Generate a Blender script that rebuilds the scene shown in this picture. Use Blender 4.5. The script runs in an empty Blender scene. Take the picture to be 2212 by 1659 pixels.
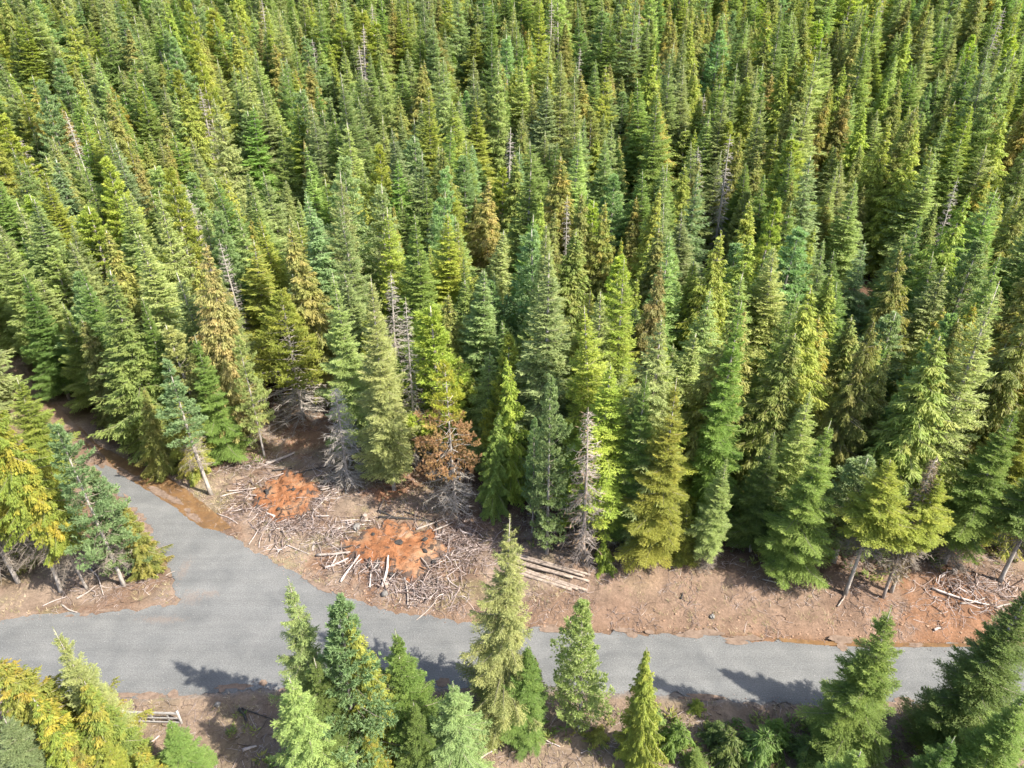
import bpy, bmesh, math, random
import numpy as np
from mathutils import Vector, Matrix
from mathutils.geometry import tessellate_polygon

SC = bpy.context.scene
COL = SC.collection
R = math.radians

# ------------------------------------------------------------------ camera, sky, sun, exposure
CAM_H, PITCH = 50.0, 32.0                     # metres above the road, degrees below the horizon
cam = bpy.data.cameras.new('camera'); cam.sensor_width = 36.0; cam.lens = 25.4
cam.clip_start = 0.5; cam.clip_end = 4000.0
cam_o = bpy.data.objects.new('camera', cam); COL.objects.link(cam_o)
cam_o.location = (0, 0, CAM_H); cam_o.rotation_euler = (R(90 - PITCH), 0, 0)
SC.camera = cam_o

SUN_EL = 47.0
SUN_DIR = Vector((0.895 * math.cos(R(SUN_EL)), -0.446 * math.cos(R(SUN_EL)), math.sin(R(SUN_EL))))
world = bpy.data.worlds.new('World'); SC.world = world; world.use_nodes = True
wn = world.node_tree; bg = wn.nodes['Background']
sky = wn.nodes.new('ShaderNodeTexSky'); sky.sky_type = 'NISHITA'; sky.sun_disc = False
sky.sun_elevation = R(SUN_EL); sky.sun_rotation = math.atan2(SUN_DIR.x, SUN_DIR.y)
sky.dust_density = 2.0
wn.links.new(sky.outputs[0], bg.inputs[0]); bg.inputs[1].default_value = 0.145
sun = bpy.data.lights.new('sun', 'SUN'); sun.energy = 5.0; sun.angle = R(0.5); sun.color = (1.0, 0.94, 0.83)
sun_o = bpy.data.objects.new('sun', sun); COL.objects.link(sun_o)
sun_o.rotation_euler = (-SUN_DIR).to_track_quat('-Z', 'Y').to_euler()
SC.view_settings.view_transform = 'Standard'; SC.view_settings.look = 'None'
SC.view_settings.gamma = 1.0; SC.view_settings.exposure = 1.52
SC.cycles.max_bounces = 6; SC.cycles.diffuse_bounces = 3; SC.cycles.transmission_bounces = 3
SC.cycles.glossy_bounces = 2; SC.cycles.caustics_reflective = False; SC.cycles.caustics_refractive = False

# ------------------------------------------------------------------ photograph pixel (2212 px wide) <-> ray
FPX = 2212 * 25.4 / 36.0
CP, SP = math.cos(R(PITCH)), math.sin(R(PITCH))
def ray(px, py):
    a, b = (px - 1106) / FPX, (829.5 - py) / FPX
    return np.array([a, CP + b * SP, -SP + b * CP])
def project(x, y, z):
    dz = z - CAM_H
    dep = y * CP - dz * SP
    return 1106 + FPX * x / dep, 829.5 - FPX * (y * SP + dz * CP) / dep, dep
def plane(px, py, z=0.0):
    d = ray(px, py); t = (z - CAM_H) / d[2]
    return (d[0] * t, d[1] * t)

# ------------------------------------------------------------------ numpy noise
_rng = np.random.RandomState(5); _lat = _rng.rand(256, 256)
def vnoise(x, y):
    x = np.asarray(x, float); y = np.asarray(y, float)
    xi = np.floor(x).astype(int); yi = np.floor(y).astype(int)
    fx = x - xi; fy = y - yi; fx = fx * fx * (3 - 2 * fx); fy = fy * fy * (3 - 2 * fy)
    a = _lat[xi & 255, yi & 255]; b = _lat[(xi + 1) & 255, yi & 255]
    c = _lat[xi & 255, (yi + 1) & 255]; d = _lat[(xi + 1) & 255, (yi + 1) & 255]
    return (a * (1 - fx) + b * fx) * (1 - fy) + (c * (1 - fx) + d * fx) * fy
def fbm(x, y, o=4):
    s = 0; a = 0.5; n = 0
    for i in range(o):
        s = s + a * vnoise(np.asarray(x) * 2 ** i + 17 * i, np.asarray(y) * 2 ** i + 31 * i); n += a; a *= 0.5
    return s / n
def sstep(a, b, x):
    t = np.clip((np.asarray(x, float) - a) / (b - a), 0, 1)
    return t * t * (3 - 2 * t)
def poly_sd(poly, x, y):
    """signed distance to a polygon, negative inside"""
    x = np.asarray(x, float); y = np.asarray(y, float)
    d = np.full(x.shape, 1e18); ins = np.zeros(x.shape, bool)
    n = len(poly)
    for i in range(n):
        ax, ay = poly[i]; bx, by = poly[(i + 1) % n]
        ex, ey = bx - ax, by - ay; L = ex * ex + ey * ey + 1e-12
        t = np.clip(((x - ax) * ex + (y - ay) * ey) / L, 0, 1)
        d = np.minimum(d, (x - ax - t * ex) ** 2 + (y - ay - t * ey) ** 2)
        c = ((ay > y) != (by > y)) & (x < ex * (y - ay) / (ey if abs(ey) > 1e-12 else 1e-12) + ax)
        ins ^= c
    d = np.sqrt(d)
    return np.where(ins, -d, d)

# ------------------------------------------------------------------ plan of the place, traced on the ground
far_px = [(2700, 1402), (2400, 1398), (2212, 1396), (2130, 1394), (1900, 1393), (1700, 1385), (1500, 1373), (1310, 1367), (1180, 1361),
          (1000, 1341), (880, 1325), (800, 1308), (700, 1272), (640, 1240), (560, 1197), (500, 1160), (450, 1130),
          (400, 1098), (350, 1068), (300, 1038), (258, 1016), (225, 1000)]
left_px = [(196, 1004), (215, 1030), (262, 1075), (310, 1125), (345, 1180), (362, 1220), (372, 1262), (383, 1300), (345, 1309),
           (300, 1316), (200, 1322), (100, 1328), (0, 1335), (-200, 1348), (-600, 1370)]
near_px = [(-600, 1540), (-200, 1522), (0, 1512), (220, 1508), (300, 1505), (400, 1500), (480, 1495), (560, 1490), (700, 1486),
           (900, 1484), (1050, 1486), (1200, 1490), (1300, 1492), (1420, 1499), (1500, 1508), (1600, 1516), (1700, 1520),
           (1800, 1522), (1950, 1518), (2060, 1516), (2212, 1518), (2400, 1522), (2700, 1530)]
ROAD = [plane(*p) for p in far_px + left_px + near_px]
FAR_EDGE = np.array([plane(*p) for p in far_px[:16]])[::-1]
trk_l = [(230, 1046), (196, 1010), (150, 985), (118, 972), (82, 935), (60, 880), (47, 842), (20, 812), (0, 790), (-60, 745), (-160, 680), (-300, 600)]
trk_r = [(262, 1018), (228, 990), (205, 962), (180, 935), (150, 905), (118, 870), (88, 848), (58, 815), (22, 775), (-40, 715), (-140, 650), (-280, 575)]
def resample(pts, n):
    p = np.array(pts, float); s = np.r_[0, np.cumsum(np.hypot(*np.diff(p, axis=0).T))]
    q = np.linspace(0, s[-1], n)
    return np.c_[np.interp(q, s, p[:, 0]), np.interp(q, s, p[:, 1])]
TL = resample([plane(*p) for p in trk_l], 160); TR = resample([plane(*p) for p in trk_r], 160)
TRACK = [tuple(p) for p in TL] + [tuple(p) for p in TR[::-1]]
TRACK_C = TRACK[::8]

ditch_l = [(150, 905), (185, 935), (212, 962), (245, 978), (275, 993), (312, 1006), (356, 1026), (402, 1056), (442, 1090), (478, 1118), (500, 1140), (478, 1148), (440, 1141), (410, 1122), (375, 1094), (335, 1070), (295, 1044), (255, 1018), (222, 994), (190, 965), (150, 925)]
ditch_r = [(1680, 1378), (1760, 1384), (1850, 1388), (1960, 1389), (2100, 1390), (2300, 1392), (2300, 1399), (2130, 1397), (1980, 1398), (1880, 1398), (1780, 1394), (1690, 1387)]
DITCH = [[plane(*p) for p in q] for q in (ditch_l, ditch_r)]
edge_px = [(-280, 560), (-140, 640), (-40, 705), (30, 772), (100, 845), (180, 915), (250, 965), (330, 1005), (420, 1030), (500, 1010), (560, 985), (585, 900),
           (640, 880), (720, 890), (760, 1000), (800, 1040), (870, 1050), (895, 960), (935, 980), (960, 1070), (1060, 1090), (1130, 1170),
           (1200, 1195), (1300, 1200), (1420, 1212), (1540, 1225), (1700, 1232), (1830, 1262), (1930, 1262), (2030, 1225), (2180, 1230),
           (2400, 1235), (2800, 1245)]
EDGE = [plane(*p) for p in edge_px]
FOREST = EDGE + [(520, 80), (520, 700), (-420, 700), (-260, 120)]
LEFTWOOD = [plane(*p) for p in [(-20, 850), (-120, 760), (-300, 640), (-900, 640), (-900, 1300), (-60, 1240), (40, 1235), (40, 1000)]]

def hz(x, y):
    x = np.asarray(x, float); y = np.asarray(y, float)
    z = 0.20 * 0.5 * ((y - 106) + np.sqrt((y - 106) ** 2 + 700)) * sstep(78, 112, y)
    z = z + (fbm(x / 22 + 9, y / 22 + 4, 3) - 0.5) * 3.0 * sstep(80, 112, y)
    ye = np.interp(x, FAR_EDGE[:, 0], FAR_EDGE[:, 1])
    dd = (y - ye)
    z = z + (1.5 * sstep(0.7, 6.5, dd) - 0.30 * sstep(0.0, 0.5, dd) * (1 - sstep(0.6, 1.4, dd))) * sstep(0, 9, x)
    z = z + 0.5 * sstep(0.6, 5, dd) * (1 - sstep(0, 9, x)) * sstep(-30, -14, x)
    sd = np.minimum(np.minimum(poly_sd(ROAD, x, y), poly_sd(TRACK_C, x, y)), np.minimum(poly_sd(DITCH[0], x, y), poly_sd(DITCH[1], x, y)))
    rough = (fbm(x * 0.9, y * 0.9, 4) - 0.5) * 0.45 + (fbm(x * 3.1, y * 3.1, 3) - 0.5) * 0.16
    z = z + rough * sstep(0.1, 1.6, sd)
    z = z + 0.10 * sstep(0.05, 0.35, sd) * (1 - sstep(0.4, 0.9, sd)) * (fbm(x * 1.3, y * 1.3, 3))
    z = np.where(y < 34, z - 1.2 * sstep(34, 22, y), z)
    near = 1 - sstep(-0.35, 0.3, sd)
    return z - 0.09 * near
def at(px, py):
    d = ray(px, py); t = (0 - CAM_H) / d[2]
    for _ in range(14):
        z = float(hz(d[0] * t, d[1] * t)); t = t * 0.4 + 0.6 * (z - CAM_H) / d[2]
    return Vector((d[0] * t, d[1] * t, float(hz(d[0] * t, d[1] * t))))
def under(px, py, h):
    """base of a tree of height h whose top shows at a pixel"""
    d = ray(px, py); t = (h - CAM_H) / d[2]
    for _ in range(20):
        z = float(hz(d[0] * t, d[1] * t)) + h; t = t * 0.5 + 0.5 * min((z - CAM_H) / d[2], 400)
    return Vector((d[0] * t, d[1] * t, float(hz(d[0] * t, d[1] * t))))
def height_to(p, py):
    lo, hi = 0.3, 45.0
    for _ in range(40):
        m = (lo + hi) / 2
        if project(p.x, p.y, p.z + m)[1] > py: lo = m
        else: hi = m
    return lo

# ------------------------------------------------------------------ object helpers
def tag(o, label=None, cat=None, group=None, kind=None):
    if label: o['label'] = label
    if cat: o['category'] = cat
    if group: o['group'] = group
    if kind: o['kind'] = kind
    return o
def mesh_np(name, V, F4=None, F3=None, mats=(), midx=None, fattr=None, vcol=None, smooth=False):
    me = bpy.data.meshes.new(name)
    V = np.asarray(V, np.float32); me.vertices.add(len(V)); me.vertices.foreach_set('co', V.ravel())
    loops = []; starts = []; tot = 0
    parts = []
    if F4 is not None and len(F4):
        F4 = np.asarray(F4, np.int32); parts.append(F4.ravel()); starts.append(np.arange(len(F4)) * 4); tot = len(F4) * 4
    if F3 is not None and len(F3):
        F3 = np.asarray(F3, np.int32); parts.append(F3.ravel()); starts.append(tot + np.arange(len(F3)) * 3)
    L = np.concatenate(parts); S = np.concatenate(starts).astype(np.int32)
    me.loops.add(len(L)); me.loops.foreach_set('vertex_index', L)
    me.polygons.add(len(S)); me.polygons.foreach_set('loop_start', S)
    for m in mats: me.materials.append(m)
    if midx is not None: me.polygons.foreach_set('material_index', np.asarray(midx, np.int32))
    me.update(calc_edges=True)
    if fattr:
        for k, v in fattr.items():
            a = me.attributes.new(k, 'FLOAT', 'FACE'); a.data.foreach_set('value', np.asarray(v, np.float32))
    if vcol is not None:
        a = me.attributes.new('soil', 'FLOAT_COLOR', 'POINT')
        a.data.foreach_set('color', np.c_[vcol, np.ones(len(vcol))].astype(np.float32).ravel())
    me.polygons.foreach_set('use_smooth', np.full(len(S), smooth))
    me.validate()
    return me
def link(name, me, parent=None):
    o = bpy.data.objects.new(name, me); COL.objects.link(o)
    if parent is not None: o.parent = parent
    return o
def empty(name, loc, rz=0.0):
    o = bpy.data.objects.new(name, None); COL.objects.link(o); o.location = loc; o.rotation_euler = (0, 0, rz)
    o.empty_display_size = 0.5
    return o
def tubes(paths, sides=5, caps=True):
    """list of (points (n,3), radii (n,)) -> V, quads, tris"""
    Vs, Q, T = [], [], []; off = 0
    ang = np.linspace(0, 2 * np.pi, sides, endpoint=False)
    for pts, rad in paths:
        pts = np.asarray(pts, float); n = len(pts); rad = np.broadcast_to(np.asarray(rad, float), (n,))
        t = np.gradient(pts, axis=0); t /= np.linalg.norm(t, axis=1)[:, None] + 1e-9
        ref = np.array([0, 0, 1.0]) if abs(t[0, 2]) < 0.8 else np.array([1.0, 0, 0])
        u = np.cross(t, ref); u /= np.linalg.norm(u, axis=1)[:, None] + 1e-9
        v = np.cross(t, u)
        ring = pts[:, None] + rad[:, None, None] * (np.cos(ang)[None, :, None] * u[:, None] + np.sin(ang)[None, :, None] * v[:, None])
        Vs.append(ring.reshape(-1, 3))
        i = np.arange(n - 1)[:, None] * sides; j = np.arange(sides)[None, :]; k = (j + 1) % sides
        Q.append((off + np.stack([i + j, i + k, i + sides + k, i + sides + j], -1)).reshape(-1, 4))
        if caps:
            for b, sgn in ((0, -1), ((n - 1) * sides, 1)):
                tri = [(off + b, off + b + a, off + b + a + 1) for a in range(1, sides - 1)]
                T += [x if sgn > 0 else x[::-1] for x in tri]
        off += n * sides
    return np.concatenate(Vs), np.concatenate(Q), (np.array(T) if T else None)

# ------------------------------------------------------------------ materials
def mat(name):
    m = bpy.data.materials.new(name); m.use_nodes = True
    nt = m.node_tree; b = nt.nodes['Principled BSDF']
    return m, nt, b
def nd(nt, typ, **kw):
    n = nt.nodes.new(typ)
    for k, v in kw.items(): setattr(n, k, v)
    return n
def noise(nt, vec, scale, detail=5, rough=0.6, dist=0.0):
    n = nd(nt, 'ShaderNodeTexNoise'); n.inputs['Scale'].default_value = scale; n.inputs['Detail'].default_value = detail
    n.inputs['Roughness'].default_value = rough; n.inputs['Distortion'].default_value = dist
    if vec is not None: nt.links.new(vec, n.inputs['Vector'])
    return n.outputs['Fac']
def ramp(nt, fac, stops):
    n = nd(nt, 'ShaderNodeValToRGB'); cr = n.color_ramp
    while len(cr.elements) < len(stops): cr.elements.new(0.5)
    for e, (p, c) in zip(cr.elements, stops):
        e.position = p; e.color = (*c, 1) if len(c) == 3 else c
    nt.links.new(fac, n.inputs[0]); return n.outputs[0]
def mixc(nt, a, b, fac, blend='MIX'):
    n = nd(nt, 'ShaderNodeMix', data_type='RGBA', blend_type=blend)
    for sock, v in ((n.inputs[0], fac), (n.inputs[6], a), (n.inputs[7], b)):
        if hasattr(v, 'node'): nt.links.new(v, sock)
        elif isinstance(v, (int, float)): sock.default_value = v
        else: sock.default_value = (*v, 1)
    return n.outputs[2]
def mapr(nt, v, a, b, c, d):
    n = nd(nt, 'ShaderNodeMapRange'); nt.links.new(v, n.inputs[0])
    for i, q in enumerate((a, b, c, d)): n.inputs[i + 1].default_value = q
    return n.outputs[0]
def bump(nt, b, h, strength, dist=0.05):
    n = nd(nt, 'ShaderNodeBump'); n.inputs['Strength'].default_value = strength; n.inputs['Distance'].default_value = dist
    nt.links.new(h, n.inputs['Height']); nt.links.new(n.outputs[0], b.inputs['Normal'])
def objco(nt): return nd(nt, 'ShaderNodeTexCoord').outputs['Object']

def foliage_material():
    m, nt, b = mat('foliage')
    t1 = nd(nt, 'ShaderNodeAttribute', attribute_type='INSTANCER', attribute_name='tint').outputs['Color']
    t2 = nd(nt, 'ShaderNodeAttribute', attribute_type='INSTANCER', attribute_name='tint2').outputs['Color']
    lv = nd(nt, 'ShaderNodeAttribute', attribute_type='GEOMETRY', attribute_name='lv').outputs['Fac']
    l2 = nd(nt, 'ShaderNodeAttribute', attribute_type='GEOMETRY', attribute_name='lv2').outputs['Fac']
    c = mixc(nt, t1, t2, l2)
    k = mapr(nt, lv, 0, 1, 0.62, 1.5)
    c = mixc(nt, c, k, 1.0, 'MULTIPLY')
    nt.links.new(c, b.inputs['Base Color']); b.inputs['Roughness'].default_value = 0.55
    b.inputs['Specular IOR Level'].default_value = 0.25
    tr = nd(nt, 'ShaderNodeBsdfTranslucent'); nt.links.new(mixc(nt, c, (1.25, 1.35, 0.85), 1.0, 'MULTIPLY'), tr.inputs[0])
    mx = nd(nt, 'ShaderNodeMixShader'); mx.inputs[0].default_value = 0.48
    nt.links.new(b.outputs[0], mx.inputs[1]); nt.links.new(tr.outputs[0], mx.inputs[2])
    nt.links.new(mx.outputs[0], nt.nodes['Material Output'].inputs[0])
    return m
def bark_material(name, c0, c1, sc=6.0, stretch=0.25):
    m, nt, b = mat(name)
    mp = nd(nt, 'ShaderNodeMapping'); nt.links.new(objco(nt), mp.inputs[0]); mp.inputs['Scale'].default_value = (1, 1, stretch)
    f = noise(nt, mp.outputs[0], sc, 6, 0.7)
    c = ramp(nt, f, [(0.3, c0), (0.68, c1)])
    nt.links.new(c, b.inputs['Base Color']); b.inputs['Roughness'].default_value = 0.9
    b.inputs['Specular IOR Level'].default_value = 0.2
    bump(nt, b, f, 0.6, 0.03)
    return m
FOL = foliage_material()
BARK = bark_material('bark', (0.17, 0.145, 0.125), (0.42, 0.38, 0.34))
TWIG = bark_material('twig_bark', (0.13, 0.105, 0.08), (0.27, 0.23, 0.19))
DEADW = bark_material('dead_wood', (0.19, 0.165, 0.14), (0.40, 0.36, 0.315))
RUSTW = bark_material('dead_brown_wood', (0.19, 0.155, 0.135), (0.40, 0.34, 0.30))
DARKW = bark_material('dark_dead_wood', (0.05, 0.045, 0.042), (0.14, 0.125, 0.115))
STICK = bark_material('bleached_sticks', (0.19, 0.15, 0.135), (0.50, 0.435, 0.40), 3.0, 1.0)
LITTER = bark_material('twig_litter', (0.20, 0.14, 0.11), (0.48, 0.40, 0.33), 0.8, 1.0)
WHITEW = bark_material('split_wood', (0.19, 0.155, 0.13), (0.35, 0.30, 0.265), 3.0, 1.0)
CHAR = bark_material('charred_wood', (0.012, 0.011, 0.011), (0.06, 0.055, 0.052), 5.0, 1.0)
LOGB = bark_material('log_bark', (0.10, 0.07, 0.055), (0.34, 0.28, 0.23), 3.5, 1.0)
GREYW = bark_material('weathered_rail', (0.20, 0.19, 0.18), (0.36, 0.345, 0.33), 5.0, 1.0)

def ground_material():
    m, nt, b = mat('ground'); co = objco(nt)
    s = nd(nt, 'ShaderNodeAttribute', attribute_name='soil').outputs['Color']
    n1 = noise(nt, co, 0.7, 6, 0.65); n2 = noise(nt, co, 5.0, 6, 0.7); n3 = noise(nt, co, 22.0, 4, 0.7)
    c = mixc(nt, s, mapr(nt, n1, 0.25, 0.75, 0.72, 1.28), 1.0, 'MULTIPLY')
    c = mixc(nt, c, mapr(nt, n2, 0.2, 0.8, 0.55, 1.45), 1.0, 'MULTIPLY')
    # streaks of straw and needles lying about
    mp = nd(nt, 'ShaderNodeMapping'); nt.links.new(co, mp.inputs[0]); mp.inputs['Scale'].default_value = (3, 14, 4); mp.inputs['Rotation'].default_value = (0, 0, 0.6)
    st = noise(nt, mp.outputs[0], 1.6, 5, 0.75, 1.2)
    c = mixc(nt, c, (0.32, 0.25, 0.19), mapr(nt, st, 0.56, 0.72, 0.0, 0.55))
    mp2 = nd(nt, 'ShaderNodeMapping'); nt.links.new(co, mp2.inputs[0]); mp2.inputs['Scale'].default_value = (12, 3, 4); mp2.inputs['Rotation'].default_value = (0, 0, 0.3)
    st2 = noise(nt, mp2.outputs[0], 1.6, 5, 0.75, 1.2)
    c = mixc(nt, c, (0.10, 0.06, 0.04), mapr(nt, st2, 0.58, 0.74, 0.0, 0.6))
    c = mixc(nt, c, mapr(nt, n3, 0.25, 0.75, 0.75, 1.25), 1.0, 'MULTIPLY')
    nt.links.new(c, b.inputs['Base Color']); b.inputs['Roughness'].default_value = 0.95; b.inputs['Specular IOR Level'].default_value = 0.15
    ad = nd(nt, 'ShaderNodeMath', operation='ADD'); nt.links.new(n2, ad.inputs[0]); nt.links.new(n3, ad.inputs[1])
    bump(nt, b, ad.outputs[0], 0.8, 0.10)
    return m
def road_material():
    m, nt, b = mat('gravel'); co = objco(nt)
    n1 = noise(nt, co, 0.35, 5, 0.6, 0.4); n2 = noise(nt, co, 9.0, 6, 0.75); n3 = noise(nt, co, 40.0, 3, 0.6)
    mp = nd(nt, 'ShaderNodeMapping'); nt.links.new(co, mp.inputs[0]); mp.inputs['Scale'].default_value = (0.06, 1.2, 1); mp.inputs['Rotation'].default_value = (0, 0, 0.02)
    tr = noise(nt, mp.outputs[0], 1.0, 4, 0.6)
    c = ramp(nt, n1, [(0.3, (0.090, 0.092, 0.092)), (0.7, (0.132, 0.132, 0.129))])
    c = mixc(nt, c, mapr(nt, tr, 0.3, 0.7, 0.90, 1.08), 1.0, 'MULTIPLY')
    c = mixc(nt, c, mapr(nt, n2, 0.25, 0.75, 0.50, 1.50), 1.0, 'MULTIPLY')
    c = mixc(nt, c, mapr(nt, n3, 0.3, 0.7, 0.6, 1.4), 1.0, 'MULTIPLY')
    # soil dragged on to the gravel at the junction
    s = nd(nt, 'ShaderNodeAttribute', attribute_name='soil').outputs['Fac']
    v = nd(nt, 'ShaderNodeTexVoronoi', feature='F1'); v.inputs['Scale'].default_value = 9.0; nt.links.new(co, v.inputs['Vector'])
    rnd = nd(nt, 'ShaderNodeSeparateColor'); nt.links.new(v.outputs['Color'], rnd.inputs[0])
    peb = nd(nt, 'ShaderNodeMath', operation='MULTIPLY')
    nt.links.new(mapr(nt, v.outputs['Distance'], 0.16, 0.22, 1, 0), peb.inputs[0]); nt.links.new(mapr(nt, rnd.outputs[0], 0.93, 0.97, 0, 0.6), peb.inputs[1])
    c = mixc(nt, c, (0.42, 0.41, 0.40), peb.outputs[0])
    for (x0, y0, rx, ry) in JUNCTION_SOIL:
        mpx = nd(nt, 'ShaderNodeMapping', vector_type='TEXTURE'); nt.links.new(co, mpx.inputs[0])
        mpx.inputs['Location'].default_value = (x0, y0, 0); mpx.inputs['Scale'].default_value = (rx, ry, 1000)
        ln = nd(nt, 'ShaderNodeVectorMath', operation='LENGTH'); nt.links.new(mpx.outputs[0], ln.inputs[0])
        nn = nd(nt, 'ShaderNodeMath', operation='MULTIPLY_ADD'); nt.links.new(noise(nt, co, 3.0, 6, 0.75), nn.inputs[0])
        nn.inputs[1].default_value = -3.2; nt.links.new(ln.outputs['Value'], nn.inputs[2])
        c = mixc(nt, c, (0.20, 0.13, 0.09), mapr(nt, nn.outputs[0], -0.95, -1.35, 0, 0.22))
    nt.links.new(c, b.inputs['Base Color']); b.inputs['Roughness'].default_value = 0.85; b.inputs['Specular IOR Level'].default_value = 0.25
    ad = nd(nt, 'ShaderNodeMath', operation='ADD'); nt.links.new(n2, ad.inputs[0]); nt.links.new(n3, ad.inputs[1])
    bump(nt, b, ad.outputs[0], 0.35, 0.03)
    return m
JUNCTION_SOIL = [(*plane(415, 1290), 1.6, 1.5), (*plane(350, 1338), 3.4, 0.7), (*plane(398, 1230), 0.8, 2.2), (*plane(455, 1282), 1.3, 0.8)]
def mud_material():
    m, nt, b = mat('mud_track'); co = objco(nt)
    n1 = noise(nt, co, 0.5, 6, 0.6, 0.8); n2 = noise(nt, co, 6.0, 6, 0.7)
    c = ramp(nt, n1, [(0.25, (0.10, 0.06, 0.038)), (0.5, (0.135, 0.085, 0.055)), (0.75, (0.175, 0.135, 0.108))])
    c = mixc(nt, c, mapr(nt, n2, 0.2, 0.8, 0.7, 1.3), 1.0, 'MULTIPLY')
    nt.links.new(c, b.inputs['Base Color']); b.inputs['Roughness'].default_value = 0.8
    bump(nt, b, n2, 0.6, 0.06)
    return m
def water_material():
    m, nt, b = mat('muddy_water'); co = objco(nt)
    n1 = noise(nt, co, 0.8, 5, 0.6, 0.6); n2 = noise(nt, co, 7.0, 4, 0.6)
    c = ramp(nt, n1, [(0.3, (0.075, 0.048, 0.03)), (0.55, (0.145, 0.082, 0.038)), (0.8, (0.19, 0.125, 0.07))])
    c = mixc(nt, c, mapr(nt, n2, 0.2, 0.8, 0.8, 1.2), 1.0, 'MULTIPLY')
    nt.links.new(c, b.inputs['Base Color']); b.inputs['Roughness'].default_value = 0.28
    bump(nt, b, n2, 0.12, 0.02)
    return m
def ash_material():
    m, nt, b = mat('burnt_soil'); co = objco(nt)
    n0 = noise(nt, co, 0.45, 5, 0.6, 0.5); n1 = noise(nt, co, 1.3, 6, 0.65, 0.6); n2 = noise(nt, co, 7.0, 6, 0.7); n3 = noise(nt, co, 0.8, 5, 0.7, 1.0)
    c = ramp(nt, n0, [(0.3, (0.135, 0.058, 0.028)), (0.5, (0.215, 0.095, 0.045)), (0.66, (0.25, 0.15, 0.09)), (0.8, (0.28, 0.20, 0.14))])
    c = mixc(nt, c, mapr(nt, n2, 0.2, 0.8, 0.6, 1.4), 1.0, 'MULTIPLY')
    c = mixc(nt, c, (0.03, 0.026, 0.024), mapr(nt, n1, 0.55, 0.62, 0, 0.92))
    s = nd(nt, 'ShaderNodeAttribute', attribute_name='soil').outputs['Fac']
    e = nd(nt, 'ShaderNodeMath', operation='ADD'); nt.links.new(s, e.inputs[0]); nt.links.new(mapr(nt, n3, 0.3, 0.7, -0.5, 0.5), e.inputs[1])
    c = mixc(nt, c, (0.06, 0.048, 0.042), mapr(nt, e.outputs[0], 0.80, 0.98, 0, 0.9))
    nt.links.new(c, b.inputs['Base Color']); b.inputs['Roughness'].default_value = 0.95; b.inputs['Specular IOR Level'].default_value = 0.1
    bump(nt, b, n2, 0.9, 0.12)
    return m
def rock_material():
    m, nt, b = mat('rock'); f = noise(nt, objco(nt), 4.0, 6, 0.7)
    nt.links.new(ramp(nt, f, [(0.3, (0.08, 0.075, 0.07)), (0.7, (0.20, 0.19, 0.175))]), b.inputs['Base Color']); b.inputs['Roughness'].default_value = 0.9
    bump(nt, b, f, 0.7, 0.05); return m
def grass_material():
    m, nt, b = mat('dry_grass'); lv = nd(nt, 'ShaderNodeAttribute', attribute_name='lv').outputs['Fac']
    nt.links.new(ramp(nt, lv, [(0.0, (0.10, 0.12, 0.04)), (0.3, (0.24, 0.21, 0.09)), (0.7, (0.36, 0.27, 0.16)), (1.0, (0.50, 0.41, 0.28))]), b.inputs['Base Color'])
    b.inputs['Roughness'].default_value = 0.8; return m

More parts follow.
